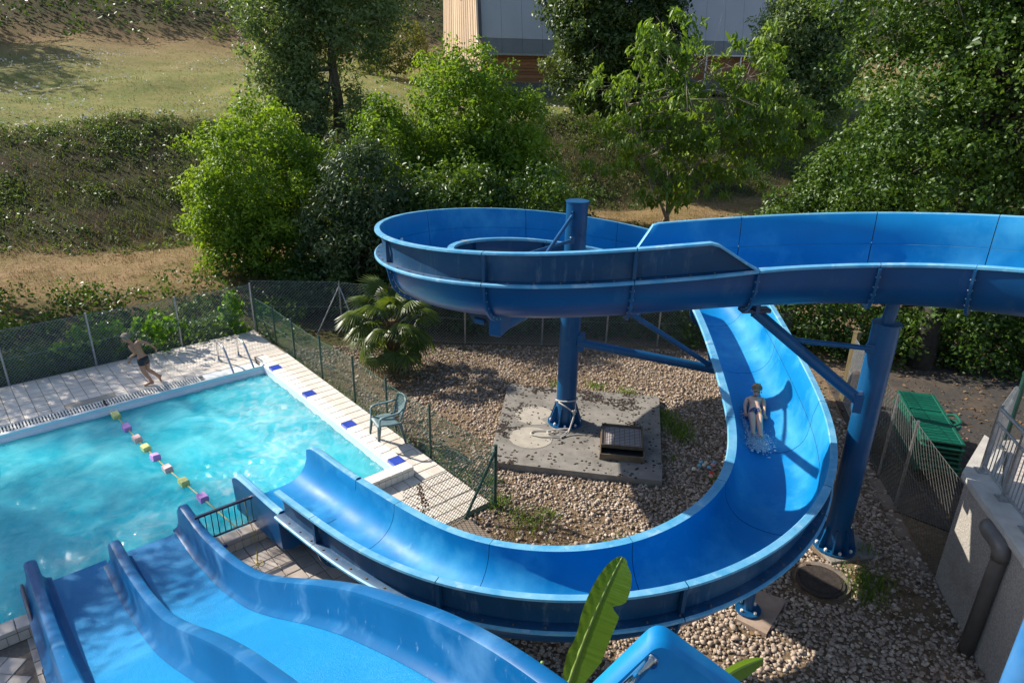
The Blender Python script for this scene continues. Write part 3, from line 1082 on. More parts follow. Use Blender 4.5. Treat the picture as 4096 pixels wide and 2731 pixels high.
    MB().box((4.22, 7.52, 2.06), (0.10, 0.16, 0.24), -0.35, 0.006).build('socket', STEELB, P2)
    strut('lower_brace', (1.10, 10.72, 1.46), (3.35, 10.35, 1.18), 0.075, P1)
    strut('upper_rod', (1.10, 10.60, 2.55), (3.20, 10.25, 1.32), 0.042, P1)
    MB().box((1.16, 10.74, 1.46), (0.12, 0.17, 0.30), -0.15, 0.006).build('socket', STEELB, P1)
    strut('front_arm', (0.90, 10.64, 2.40), (-0.10, 8.45, 2.60), 0.075, P1)
    MB().box((-0.16, 8.20, 2.72), (0.16, 0.34, 0.26), -0.35, 0.02).build('hanger', STEELB, P1)
    strut('front_arm', (1.05, 10.66, 2.80), (1.60, 8.30, 2.90), 0.06, P1)
    MB().box((-0.33, 8.47, 2.70), (0.42, 0.16, 0.07), 1.05, 0.01).build('saddle_plate', STEELB, P1)
    MB().box((-0.40, 8.38, 2.76), (0.12, 0.30, 0.10), 1.05, 0.01).build('saddle_fork', DARKST, P1)
    strut('tie_rod', (0.90, 10.64, 3.62), (0.18, 8.75, 3.10), 0.028, P1)
    strut('tie_rod', (0.92, 10.63, 3.22), (-0.75, 9.45, 2.98), 0.028, P1)
    strut('back_arm', (0.95, 10.95, 2.2), (0.60, 12.9, 2.05), 0.07, P1)
    # short leg under the lowest bend, on its own pad
    m = MB()
    m.tube([(2.88, 6.42, -0.16), (2.88, 6.42, 0.62)], 0.055, 14)
    lg = m.build('support_leg', STEELB, root)
    MB().tube([(2.88, 6.42, -0.18), (2.88, 6.42, -0.155)], 0.15, 18).build('base_plate', STEELB, lg)
    for k in range(4):
        a = k * math.pi / 2 + .5
        MB().tube([(2.88 + .11 * math.cos(a), 6.42 + .11 * math.sin(a), -.155), (2.88 + .11 * math.cos(a), 6.42 + .11 * math.sin(a), -.13)], 0.017, 8).build('bolt', WHITEP, lg)
    for (s_, z_) in ((14.45, -0.2), (13.35, -0.2)):
        p, nl, tg = fc(s_)
        MB().tube([(p[0], p[1], z_), (p[0], p[1], p[2] - 0.02)], 0.055, 12).build('support_leg', STEELB, root)
    # parts were modelled in world space: shift them into the root's frame
    for o in root.children:
        o.matrix_parent_inverse = inv
    return root

def shade_split(o, ang=35):
    o.data.polygons.foreach_set('use_smooth', [len(p.vertices) == 4 for p in o.data.polygons])
    md = o.modifiers.new('edges', 'EDGE_SPLIT')
    md.split_angle = R(ang)

FLUME = build_flume()

# ------------------------------------------------------------------ the twin-lane slide
LS = [(-0.01, 0.31), (0.08, 0.345), (0.9, 0.37), (1.85, 0.60), (2.67, 0.92), (3.4, 1.35), (4.28, 1.92), (4.95, 2.32), (5.87, 2.77), (6.47, 2.99), (7.2, 3.12), (8.3, 3.16)]

def ltop(s):
    xs = [p[0] for p in LS]
    ys = [p[1] for p in LS]
    # smooth the table a little
    return float(np.mean([np.interp(s + d, xs, ys) for d in (-.25, -.12, 0, .12, .25)])) if s > 0.3 else float(np.interp(s, xs, ys))

def build_lanes():
    root = thing('twin_lane_slide', 'wide blue two-lane water slide with three rounded walls in the foreground', 'water slide', uv(0.95, 8.0, -0.2))
    loc = Vector(root.location)
    inv = Matrix.Translation(-loc)
    S = np.concatenate([np.linspace(0, 0.3, 8), np.linspace(0.36, 8.3, 80)])
    V0 = 8.53
    walls = [(1.80, 0.0), (0.93, 0.26), (0.10, 0.03)]
    def loft(name, prof, s_list, mats, off=0.0):
        v, f, mi = [], [], []
        for s in s_list:
            for a, z, m in prof(s):
                v.append(uv(a, V0 - s, z))
        m = len(prof(s_list[0]))
        pr = prof(s_list[0])
        for k in range(len(s_list) - 1):
            for i in range(m - 1):
                f.append((k * m + i, k * m + i + 1, k * m + m + i + 1, k * m + m + i))
                mi.append(pr[i][2])
        f.append(tuple(range(m - 1, -1, -1)))
        mi.append(0)
        o = new_obj(name, v, f, mats, root, False, mi)
        shade_split(o, 40)
        return o
    for (wu, s0) in walls:
        def prof(s, wu=wu, s0=s0):
            t = ltop(s)
            d = max(0.0, s - s0)
            rise = min(1.0, 0.55 + d / 0.16) if d < 0.08 else 1.0
            t = t if d > 0.1 else t - 0.05 * (1 - d / 0.1) ** 2
            fl = ltop(s) - 0.345
            k = 0.055
            return [(wu - 0.13, fl - 0.10, 0), (wu - 0.16, fl - 0.004, 0), (wu - 0.105, fl + 0.02, 0), (wu - 0.078, fl + 0.07, 0), (wu - k - 0.012, t - 0.05, 0), (wu - k + 0.004, t - 0.012, 1), (wu - k + 0.03, t, 1), (wu + k - 0.03, t, 1), (wu + k - 0.004, t - 0.012, 0), (wu + k + 0.012, t - 0.05, 0), (wu + 0.078, fl + 0.07, 0), (wu + 0.105, fl + 0.02, 0), (wu + 0.16, fl - 0.004, 0), (wu + 0.13, fl - 0.10, 0), (wu - 0.13, fl - 0.10, 0)]
        sl = [s for s in S if s >= s0]
        sl = sorted(set([s0, s0 + 0.02, s0 + 0.05, s0 + 0.09] + [s for s in sl if s > s0 + 0.1]))
        loft('slide_wall', prof, sl, [LANEW, LANEW])
    for (a0, a1) in ((0.23, 0.80), (1.06, 1.67)):
        def prof(s, a0=a0, a1=a1):
            fl = ltop(s) - 0.345
            return [(a0 - 0.03, fl - 0.05, 0), (a0 - 0.03, fl - 0.012, 0)] + [(a0 - .02 + (a1 - a0 + .04) * k / 8, fl - 0.008 - 0.004 * math.sin(math.pi * k / 8), 0) for k in range(9)] + [(a1 + 0.03, fl - 0.012, 0), (a1 + 0.03, fl - 0.05, 0), (a0 - 0.03, fl - 0.05, 0)]
        loft('slide_lane', prof, [s for s in S if s > 0.10], [LANEB])
    for s, zz in ((2.0, 0), (3.6, 0), (5.2, 0), (6.8, 0)):
        for a in (0.12, 1.78):
            q = uv(a, V0 - s, 0)
            MB().tube([(q[0], q[1], -0.2), (q[0], q[1], ltop(s) - 0.5)], 0.05, 12).build('support_leg', STEELB, root)
    for o in root.children:
        o.matrix_parent_inverse = inv

build_lanes()

# ------------------------------------------------------------------ garden: slab, gravel, yard, wall
SLAB = [(-0.05, 12.35), (2.86, 11.92), (2.36, 9.02), (-0.33, 9.47)]
MANHOLE = (3.97, 6.96)
PAD = [(3.10, 6.78), (3.40, 6.60), (2.98, 6.05), (2.70, 6.28)]
WALLP = [(5.50, 7.10), (5.16, 5.50), (4.72, 3.4), (4.55, 2.0), (10.5, 2.0), (10.5, 8.6), (6.30, 8.05)]
GARDEN = [uv(5.43, 14.3)[:2], (-3.0, 14.9), (2.0, 14.75), (6.4, 14.6), (6.1, 10.3), (5.72, 8.6), (5.50, 7.1), (5.16, 5.5), (4.72, 3.4), (4.6, 2.6), (-0.5, 2.6), uv(3.4, 5.1)[:2], uv(4.3, 6.47)[:2], uv(5.43, 6.47)[:2]]

def build_garden_hard():
    t = thing('concrete_slab', 'mossy grey concrete slab under the centre pole', 'slab', (1.2, 10.7, -0.2))
    L = Vector(t.location)
    ps = [(p[0] - L.x, p[1] - L.y) for p in SLAB]
    MB().prism(ps, -0.12, 0.08).build('slab_body', CONC, t)
    # round pale patches of newer cement
    def disc(cx, cy, rx, ry, z):
        n = 28
        pts = [(cx - L.x + rx * math.cos(2 * math.pi * k / n) * (1 + .03 * math.sin(3 * k)), cy - L.y + ry * math.sin(2 * math.pi * k / n)) for k in range(n)]
        return MB().prism(pts, 0.07, z).build('cement_patch', CONCL, t)
    disc(0.36, 10.25, 0.37, 0.36, 0.085)
    disc(0.45, 11.05, 0.36, 0.35, 0.084)
    # square plinth under the pole
    MB().box((0.975 - L.x, 10.80 - L.y, 0.085), (0.62, 0.62, 0.03), 0.55, 0.006).build('plinth', CONC, t)
    # clumps of black dried moss
    rg = np.random.default_rng(5)
    v, f = [], []
    cnt = 0
    while cnt < 2000:
        a, b = rg.random(2)
        p0, p1, p2, p3 = [np.array(p) for p in SLAB]
        q = (p0 * (1 - a) + p1 * a) * (1 - b) + (p3 * (1 - a) + p2 * a) * b
        dens = noise.noise((q[0] * 1.6, q[1] * 1.6, 3.1)) + 0.55 * noise.noise((q[0] * 6, q[1] * 6, 1.1)) - (0.55 * b if a > .2 else 0.25 * b) + 0.05 - 0.3 * a
        if dens < rg.uniform(-0.15, 0.30) or np.hypot(q[0] - .36, q[1] - 10.25) < .36 or np.hypot(q[0] - .45, q[1] - 11.05) < .28:
            if rg.random() > 0.03:
                continue
        r = rg.uniform(0.010, 0.034)
        n0 = len(v)
        a0 = rg.uniform(0, 6.28)
        for k in range(6):
            rr = r * rg.uniform(0.6, 1.3)
            v.append((q[0] - L.x + rr * math.cos(a0 + k * 1.047), q[1] - L.y + rr * math.sin(a0 + k * 1.047), 0.079))
        v.append((q[0] - L.x, q[1] - L.y, 0.079 + r * 0.45))
        f += [(n0 + k, n0 + (k + 1) % 6, n0 + 6) for k in range(6)]
        cnt += 1
    tag(new_obj('moss', v, f, MOSS, t), kind='stuff')

    # steel grating hatch with raised frame
    g = thing('drain_hatch', 'open brown steel hatch with wire grating on the concrete slab', 'hatch', (1.87, 10.02, -0.12), rotz=-0.13)
    w, d = 0.70, 0.92
    MB().box((0, 0, 0.012), (w, d, 0.02), 0).build('pit', DARKG, g)
    fr = MB()
    for sx in (-1, 1):
        fr.box((sx * w / 2, 0, 0.05), (0.018, d + .018, 0.12))
    for sy in (-1, 1):
        fr.box((0, sy * d / 2, 0.05), (w - .02, 0.018, 0.118))
    fr.build('outer_frame', RUSTY, g)
    lid = MB()
    y0 = 0.12
    for sx in (-1, 1):
        lid.box((sx * (w / 2 - .012), y0, 0.125), (0.014, d - .20, 0.065))
    for sy in (-1, 1):
        lid.box((0, y0 + sy * (d / 2 - .11), 0.125), (w - .04, 0.014, 0.064))
    lf = lid.build('lid_frame', RUSTY, g)
    MB().box((0, y0, 0.105), (w - .05, d - .24, 0.012)).build('plate', pm('plate_grey', (0.40, 0.37, 0.37), (0.50, 0.44, 0.43), 3, 0.7), lf)
    for k in range(8):
        MB().tube([(-w / 2 + .06 + k * .083, y0 - d / 2 + .12, .142), (-w / 2 + .06 + k * .083, y0 + d / 2 - .12, .142)], 0.0045, 6).build('grating_bar', RUSTY, lf)
    for k in range(14):
        MB().tube([(-w / 2 + .02, y0 - d / 2 + .13 + k * .05, .135), (w / 2 - .02, y0 - d / 2 + .13 + k * .05, .135)], 0.0035, 6).build('grating_bar', RUSTY, lf)

    # manhole
    m = thing('manhole_cover', 'round rusty dark manhole cover set in a concrete ring', 'manhole cover', (MANHOLE[0], MANHOLE[1], -0.2))
    n = 36
    MB().prism([(0.33 * math.cos(2 * math.pi * k / n) + .05, 0.33 * math.sin(2 * math.pi * k / n) + .05) for k in range(n)], -0.1, 0.0).build('ring', pm('dirty_concrete', (0.13, 0.105, 0.085), (0.20, 0.165, 0.13), 6, 0.95, bump=0.4), m)
    o = MB().tube([(0, 0, -0.02), (0, 0, 0.012), (0, 0, 0.022)], [0.295, 0.295, 0.285], n).build('lid', pm('rusted_iron', (0.02, 0.015, 0.013), (0.045, 0.032, 0.026), 14, 0.8, bump=0.5, bscale=40, c3=(0.16, 0.14, 0.13), s3=5, lo3=0.68, hi3=0.74), m)
    MB().tube([(0, 0, 0.018), (0, 0, 0.030)], 0.245, n).build('raised_disc', MATS['rusted_iron'], o)
    MB().box((-0.05, 0.29, 0.022), (0.07, 0.03, 0.03)).build('key_slot', RUSTY, o)
    p = thing('footing_pad', 'low cast concrete pad under the short slide support', 'pad', (3.0, 6.4, -0.24))
    MB().prism([(q[0] - 3.0, q[1] - 6.4) for q in PAD], -0.1, 0.055).build('pad_body', pm('stained_concrete', (0.28, 0.20, 0.15), (0.36, 0.27, 0.21), 6, 0.9, bump=0.2), p)
    p = thing('footing_pad', 'square concrete footing under the tall right-hand support pole', 'pad', (4.55, 7.72, -0.24))
    MB().box((0, 0, 0.0), (0.72, 0.66, 0.07), 0.2, 0.01).build('pad_body', CONC, p)
    # concrete strip below the wire fence on the right
    k = thing('fence_kerb', 'broken concrete kerb strip below the silver wire fence', 'kerb', (5.8, 8.8, -0.24))
    pts = [(6.02, 10.3), (5.88, 9.4), (5.70, 8.5), (5.44, 7.2)]
    for a, b in zip(pts[:-1], pts[1:]):
        for h in (0, .5):
            c0 = Vector((a[0] + (b[0] - a[0]) * h, a[1] + (b[1] - a[1]) * h))
            c1 = Vector((a[0] + (b[0] - a[0]) * (h + .47), a[1] + (b[1] - a[1]) * (h + .47)))
            dd = (c1 - c0)
            MB().box(((c0.x + c1.x) / 2 - 5.8 - .05, (c0.y + c1.y) / 2 - 8.8, -0.02 + jit(.015)), (0.20, dd.length, 0.10), math.atan2(dd.y, dd.x) - math.pi / 2 + jit(.04), 0.02).build('kerb_piece', pm('dirty_kerb', (0.15, 0.105, 0.075), (0.22, 0.165, 0.12), 5, 0.95, bump=0.5, bscale=30), k)
    # service yard
    y = MB().prism([(6.05, 10.6), (5.75, 8.5), (6.3, 8.02), (10.6, 8.5), (16, 9.0), (16, 14.0), (9.0, 13.8), (6.6, 13.2)], -0.3, -0.215).build('yard', ASPH)
    tag(y, kind='structure')

build_garden_hard()

def build_right_wall():
    t = thing('retaining_wall', 'roughcast grey retaining wall with concrete cap on the right', 'wall', (5.5, 7.1, -0.2))
    L = Vector(t.location)
    ps = [(p[0] - L.x, p[1] - L.y) for p in WALLP]
    MB().prism(ps, -0.3, 1.45).build('wall_body', RENDERW, t)
    cap = [(-0.035, 0.045), (-0.375, -1.61), (-0.815, -3.72), (-0.98, -5.1), (-0.62, -5.1), (-0.46, -3.75), (-0.03, -1.66), (0.26, -0.22), (0.85, 0.62), (0.82, 0.98)]
    MB().prism(cap, 1.452, 1.535).build('wall_cap', CAPST, t)
    MB().prism([(0.265, -0.24), (-0.02, -1.66), (-0.45, -3.75), (-0.6, -5.1), (5, -5.1), (5, 1.4), (0.9, 0.6)], 1.451, 1.475).build('terrace_paving', TILEG, t)
    # pipe from the wall
    p = thing('drain_pipe', 'fat dark grey plastic drain pipe with an elbow against the wall', 'pipe', (5.16, 5.86, -0.2))
    L = Vector(p.location)
    base = Vector((5.165, 5.90, -0.23))
    wallN = Vector((-0.978, 0.208, 0))
    al = Vector((0.208, 0.978, 0))
    top = base + Vector((0.02, 0, 1.22))
    path = [base, top, top + Vector((0, 0, 0.30)), top + al * 0.34 + Vector((0, 0, 0.33)), ]
    pts = arc_path([Vector(q) - L for q in (base, top + Vector((0, 0, .20)), top + al * 0.44 + Vector((-.03, 0, 0.20)), top + al * 0.48 + Vector((0.30, -0.05, 0.12)))], 0.17, 9)
    o = MB().tube(pts, 0.078, 20).build('pipe', PVC, p, True)
    e = arc_path([Vector(q) - L for q in (top + Vector((0, 0, .06)), top + Vector((0, 0, .20)), top + al * 0.44 + Vector((-.03, 0, 0.20)), top + al * 0.48 + Vector((0.30, -0.05, 0.12)))], 0.16, 9)
    MB().tube(e[:-1], 0.086, 20).build('elbow', PVC, p, True)
    # galvanised railing on the cap
    r = thing('galvanised_railing', 'galvanised steel railing with thin bars standing on the right wall', 'railing', (5.70, 7.13, 1.335))
    L = Vector(r.location)
    A, B = Vector((5.72, 7.18, 1.335)), Vector((5.60, 6.60, 1.335))
    d = (B - A)
    n = d.normalized()
    ends = [A, B, A + d * 2.0, A + d * 3.2]
    C2 = Vector((6.30, 7.78, 1.335))
    h = 0.83
    rz = math.atan2(n.y, n.x)
    for q in ends + [C2]:
        MB().box(q - L + Vector((0, 0, h / 2)), (0.045, 0.045, h), rz, 0.004).build('post', GALV, r)
        MB().box(q - L + Vector((0, 0, 0.006)), (0.14, 0.14, 0.012), rz).build('foot_plate', GALV, r)
    def bar(a, b, w):
        a, b = a - L, b - L
        MB().tube([a, b], w, 6).build('rail', GALV, r)
    for zz, w in ((h + 0.01, 0.022), (h - 0.16, 0.016), (0.08, 0.016)):
        o = Vector((0, 0, zz))
        bar(A + o, A + d * 3.2 + o, w)
        bar(A + o, C2 + o, w)
    for k in range(1, 26):
        q = A + d * (k * 0.123) - L
        MB().tube([q + Vector((0, 0, .08)), q + Vector((0, 0, h - .16))], 0.0065, 6).build('bar', GALV, r)
    for k in range(1, 7):
        q = A + (C2 - A) * (k / 7) - L
        MB().tube([q + Vector((0, 0, .08)), q + Vector((0, 0, h - .16))], 0.0065, 6).build('bar', GALV, r)
    g = thing('green_fence_post', 'dark green round post behind the galvanised railing', 'post', (7.4, 9.05, -0.2))
    MB().tube([(0, 0, 0), (0, 0, 2.0)], 0.04, 12).build('post', GREENP, g)
    MB().tube([(0, 0, 1.98), (0, 0, 2.03)], 0.05, 12).build('cap', GREENP, g)

build_right_wall()

# ------------------------------------------------------------------ wire fences
def wire_fence(name, label, pts, h, wire, wmat, pmat, posts, spacing=0.055, gauge=0.0035, post_r=0.022, braces=(), slack=0.0, post_h=None, group=None):
    """pts: base polyline (x, y, z); diamond mesh of single wires, posts, straining wires"""
    t = thing(name, label, 'fence', pts[0], group)
    L = Vector(pts[0])
    P = [Vector(p) for p in pts]
    acc = [0.0]
    for a, b in zip(P[:-1], P[1:]):
        acc.append(acc[-1] + (b - a).length)
    def at(s):
        s = min(max(s, 0), acc[-1])
        for i in range(len(P) - 1):
            if s <= acc[i + 1] + 1e-9:
                k = (s - acc[i]) / (acc[i + 1] - acc[i])
                return P[i].lerp(P[i + 1], k)
        return P[-1]
    def pt(s, z):
        q = at(s)
        wob = slack * math.sin(s * 2.3 + 1.0) * math.sin(math.pi * min(1, z / h))
        sag = slack * 0.5 * (math.sin(s * 1.7) - 1) * (z / h)
        return q + Vector((wob * 0.6, -wob, z + sag)) - L
    v, f = [], []
    tot = acc[-1]
    s = -h
    g = gauge / 2
    while s < tot:
        for sg in (1, -1):
            a, b = (s, s + h)
            s0, s1 = max(a, 0.0), min(b, tot)
            if s1 - s0 < 0.02:
                continue
            k = max(2, int((s1 - s0) / 0.3) + 1)
            prev = None
            for i in range(k + 1):
                ss = s0 + (s1 - s0) * i / k
                zz = (ss - a) if sg == 1 else h - (ss - a)
                q = pt(ss, zz)
                n0 = len(v)
                v += [(q.x, q.y, q.z + g * 1.2), (q.x + g, q.y - g, q.z - g), (q.x - g, q.y + g, q.z - g)]
                if prev is not None:
                    for j in range(3):
                        jj = (j + 1) % 3
                        f.append((prev + j, prev + jj, n0 + jj, n0 + j))
                prev = n0
        s += spacing
    tag(new_obj('wire_mesh', v, f, wmat, t), kind='stuff')
    for zz in (0.04, h * .5, h - 0.01):
        n = max(2, int(tot / 0.35))
        MB().tube([pt(tot * i / n, zz) for i in range(n + 1)], gauge * 0.75, 5).build('line_wire', wmat, t)
    for ps in posts:
        q = at(ps) - L
        MB().tube([q - Vector((0, 0, .1)), q + Vector((0, 0, (post_h or h) + 0.03))], post_r, 10).build('post', pmat, t)
    for (ps, dx, dy, zt) in braces:
        q = at(ps) - L
        MB().tube([q + Vector((0, 0, zt)), q + Vector((dx, dy, 0))], post_r * 0.8, 8).build('brace', pmat, t)
    return t

zf = lambda p: (p[0], p[1], float(tz(p[0], p[1], False)))
A0 = uv(-4.0, 15.14, -0.16)
A1 = uv(5.42, 15.12, -0.16)
DULLW = pm('dull_wire', (0.13, 0.13, 0.125), (0.20, 0.20, 0.19), 14, 0.35, metal=0.7)
wire_fence('boundary_fence', 'grey wire fence behind the far deck of the pool', [A0, A1], 1.16, 0, GALV, GALV, [3.2, 4.66, 6.14, 7.80, 9.42], 0.062, 0.0042)
# back fence of the gravel garden
wire_fence('boundary_fence', 'dark wire fence in front of the undergrowth behind the spiral slide', [A1, (-4.2, 15.6, -0.36), (-1.4, 14.95, -0.36), (2.0, 14.95, -0.36), (6.45, 14.9, -0.36)], 1.25, 0, GALV, GALV,
           [2.0, 5.1, 6.9, 8.4, 9.6, 11.2, 12.4], 0.075, 0.0035, braces=[(2.0, -0.55, -0.2, 1.15), (2.0, 0.5, -0.35, 1.15), (12.0, -0.7, -0.1, 1.1)])
# green fence along the side deck, ending in a return across the near corner
g0, g1, g2 = uv(5.44, 15.05, -0.19), uv(5.44, 6.42, -0.19), uv(3.9, 6.42, -0.19)
wire_fence('garden_fence', 'sagging green wire fence along the tiled deck beside the garden', [g0, g1], 0.92, 0, GREENW, GREENP, [0.02, 1.05, 2.0, 3.25, 4.55, 5.7, 7.0, 8.62], 0.06, 0.0045, 0.02, slack=0.05,
           braces=[(0.02, 0.5, -0.5, .85)], post_h=0.95)
wire_fence('garden_fence', 'green wire fence panel with slanting strut across the tiled corner', [g1, g2], 0.92, 0, GREENW, GREENP, [0.0], 0.065, 0.006, 0.026, slack=0.02,
           braces=[(0.0, float((g2[0] - g1[0]) * 0.36), float((g2[1] - g1[1]) * 0.36), .92)], post_h=0.97)
# silver fence on the right
wire_fence('yard_fence', 'bright silver chain-link fence running to the right wall', [(6.06, 10.24, -0.2), (5.92, 9.47, -0.2), (5.76, 8.62, -0.2), (5.53, 7.14, -0.2)], 1.40, 0, DULLW, GALV, [0.78, 1.64], 0.10, 0.0045, 0.022, slack=0.03)
wire_fence('yard_fence', 'short dim wire fence behind the right-hand support pole', [(6.5, 12.14, -0.25), (6.06, 10.28, -0.2)], 1.35, 0, GALV, GALV, [], 0.075, 0.004)
for (x, y, h, lab) in ((6.08, 10.26, 1.50, 'mossy square timber fence post beside the green loungers'), (6.52, 12.16, 1.42, 'timber fence post behind the tall right support pole')):
    t = thing('timber_post', lab, 'post', (x, y, -0.22))
    MB().box((0, 0, h / 2), (0.10, 0.10, h), 0.35, 0.008).build('shaft', WOODP, t)
    MB().box((0, 0, h + 0.012), (0.12, 0.12, 0.03), 0.35, 0.006).build('post_top', WOODP, t)

# ------------------------------------------------------------------ pool furniture
def build_ladder():
    t = thing('pool_ladder', 'stainless steel pool ladder at the far corner of the pool', 'ladder', uv(4.34, 13.4, ZD_FAR))
    L = Vector(t.location)
    for a in (4.13, 4.54):
        pts = [uv(a, 13.82, ZD_FAR), uv(a, 13.82, 0.34), uv(a, 13.42, 0.34), uv(a, 12.99, -0.12), uv(a, 12.84, -0.5), uv(a, 12.84, -1.1)]
        pts = [Vector(p) - L for p in pts]
        MB().tube(arc_path(pts, 0.11, 6), 0.021, 12).build('rail', STEEL, t, True)
        q = Vector(uv(a, 13.82, ZD_FAR + 0.006)) - L
        MB().tube([q, q + Vector((0, 0, .012)), q + Vector((0, 0, .022))], [0.055, 0.055, 0.03], 16).build('foot_flange', STEEL, t)
    for z in (-0.26, -0.5, -0.74):
        c = (Vector(uv(4.335, 12.84, z)) - L)
        MB().box(c, (0.41, 0.08, 0.03), UVROT, 0.006).build('step', STEEL, t)

build_ladder()

def build_lane_rope():
    t = thing('float_rope', 'yellow rope with coloured foam floats stretched across the pool', 'lane rope', uv(1.86, 13.30, ZD_FAR))
    L = Vector(t.location)
    fl = [(1.915, 12.70, 'y'), (1.945, 12.12, 'p'), (1.978, 11.60, 'k'), (2.006, 11.20, 'y'), (2.043, 10.82, 'p'), (2.086, 10.34, 'k'), (2.16, 9.80, 'y'), (2.24, 9.22, 'p')]
    pts = [uv(1.858, 13.29, -0.09), uv(1.875, 13.05, -0.095), uv(1.89, 12.9, -0.16)] + [uv(a, b, -0.17) for a, b, c in fl] + [uv(2.29, 8.7, -0.15), uv(2.27, 7.93, 0.06)]
    MB().tube([Vector(p) - L for p in arc_path(pts, 0.08, 3)], 0.0085, 7).build('rope', ROPEY, t, True)
    cols = {'y': pm('float_yellow', (0.62, 0.64, 0.20), (0.70, 0.71, 0.28), 20, 0.7), 'p': pm('float_purple', (0.52, 0.24, 0.60), (0.60, 0.31, 0.67), 20, 0.7), 'k': pm('float_pink', (0.68, 0.42, 0.40), (0.74, 0.52, 0.50), 20, 0.7)}
    for i, (a, b, c) in enumerate(fl):
        o = MB().box((0, 0, 0), (0.115, 0.165, 0.10), 0, 0.008).build('float', cols[c], t)
        o.location = Vector(uv(a, b, -0.165)) - L
        o.rotation_euler = (random.uniform(-.2, .2), random.uniform(-.15, .15), UVROT + 0.08)
    # dark knotted end at the gutter
    k = [Vector(uv(1.858 + .012 * math.sin(i * 2), 13.29 - i * .028, -0.085 + .004 * math.cos(i * 3))) - L for i in range(9)]
    MB().tube(k, [0.012 + .007 * (i % 2) for i in range(9)], 7).build('knotted_end', pm('dark_cord', (0.03, 0.02, 0.015), (0.06, 0.035, 0.02), 40, 0.9), t)

build_lane_rope()

def build_pool_railing():
    t = thing('pool_railing', 'low dark blue steel railing on the coping between the slides', 'railing', uv(2.57, 7.87, 0.0))
    L = Vector(t.location)
    a0, a1 = 1.78, 2.573
    P = lambda a, z, v=7.885: Vector(uv(a, v, z)) - L
    MB().box(P(a1, 0.23), (0.05, 0.05, 0.46), UVROT, 0.004).build('post', DARKST, t)
    MB().box(P(a1, 0.008), (0.13, 0.11, 0.014), UVROT, 0.003).build('foot_plate', DARKST, t)
    MB().box((P(a0, .455) + P(a1, .455)) / 2, (a1 - a0, 0.042, 0.03), UVROT, 0.004).build('top_rail', DARKST, t)
    MB().box((P(a0, .085) + P(a1, .085)) / 2, (a1 - a0, 0.025, 0.02), UVROT, 0.003).build('bottom_rail', DARKST, t)
    for k in range(10):
        a = a0 + 0.05 + k * 0.073
        MB().tube([P(a, .09), P(a, .445)], 0.0055, 6).build('bar', DARKST, t)
    c = thing('loose_cord', 'thin yellow cord hanging from the pool railing onto the tiles', 'cord', uv(2.44, 7.86, -0.16))
    L = Vector(c.location)
    rr = [uv(2.40, 7.89, 0.475), uv(2.405, 7.86, 0.30), uv(2.42, 7.83, 0.12), uv(2.42, 7.745, 0.03), uv(2.42, 7.73, -0.11), uv(2.38, 7.60, -0.150), uv(2.30, 7.42, -0.152), uv(2.27, 7.30, -0.152), uv(2.33, 7.28, -0.15), uv(2.37, 7.36, -0.15), uv(2.30, 7.36, -0.148), uv(2.22, 7.28, -0.15), uv(2.19, 7.20, -0.152)]
    MB().tube([Vector(p) - L for p in arc_path(rr, .05, 4)], 0.0045, 6).build('cord', ROPEY, c, True)

build_pool_railing()

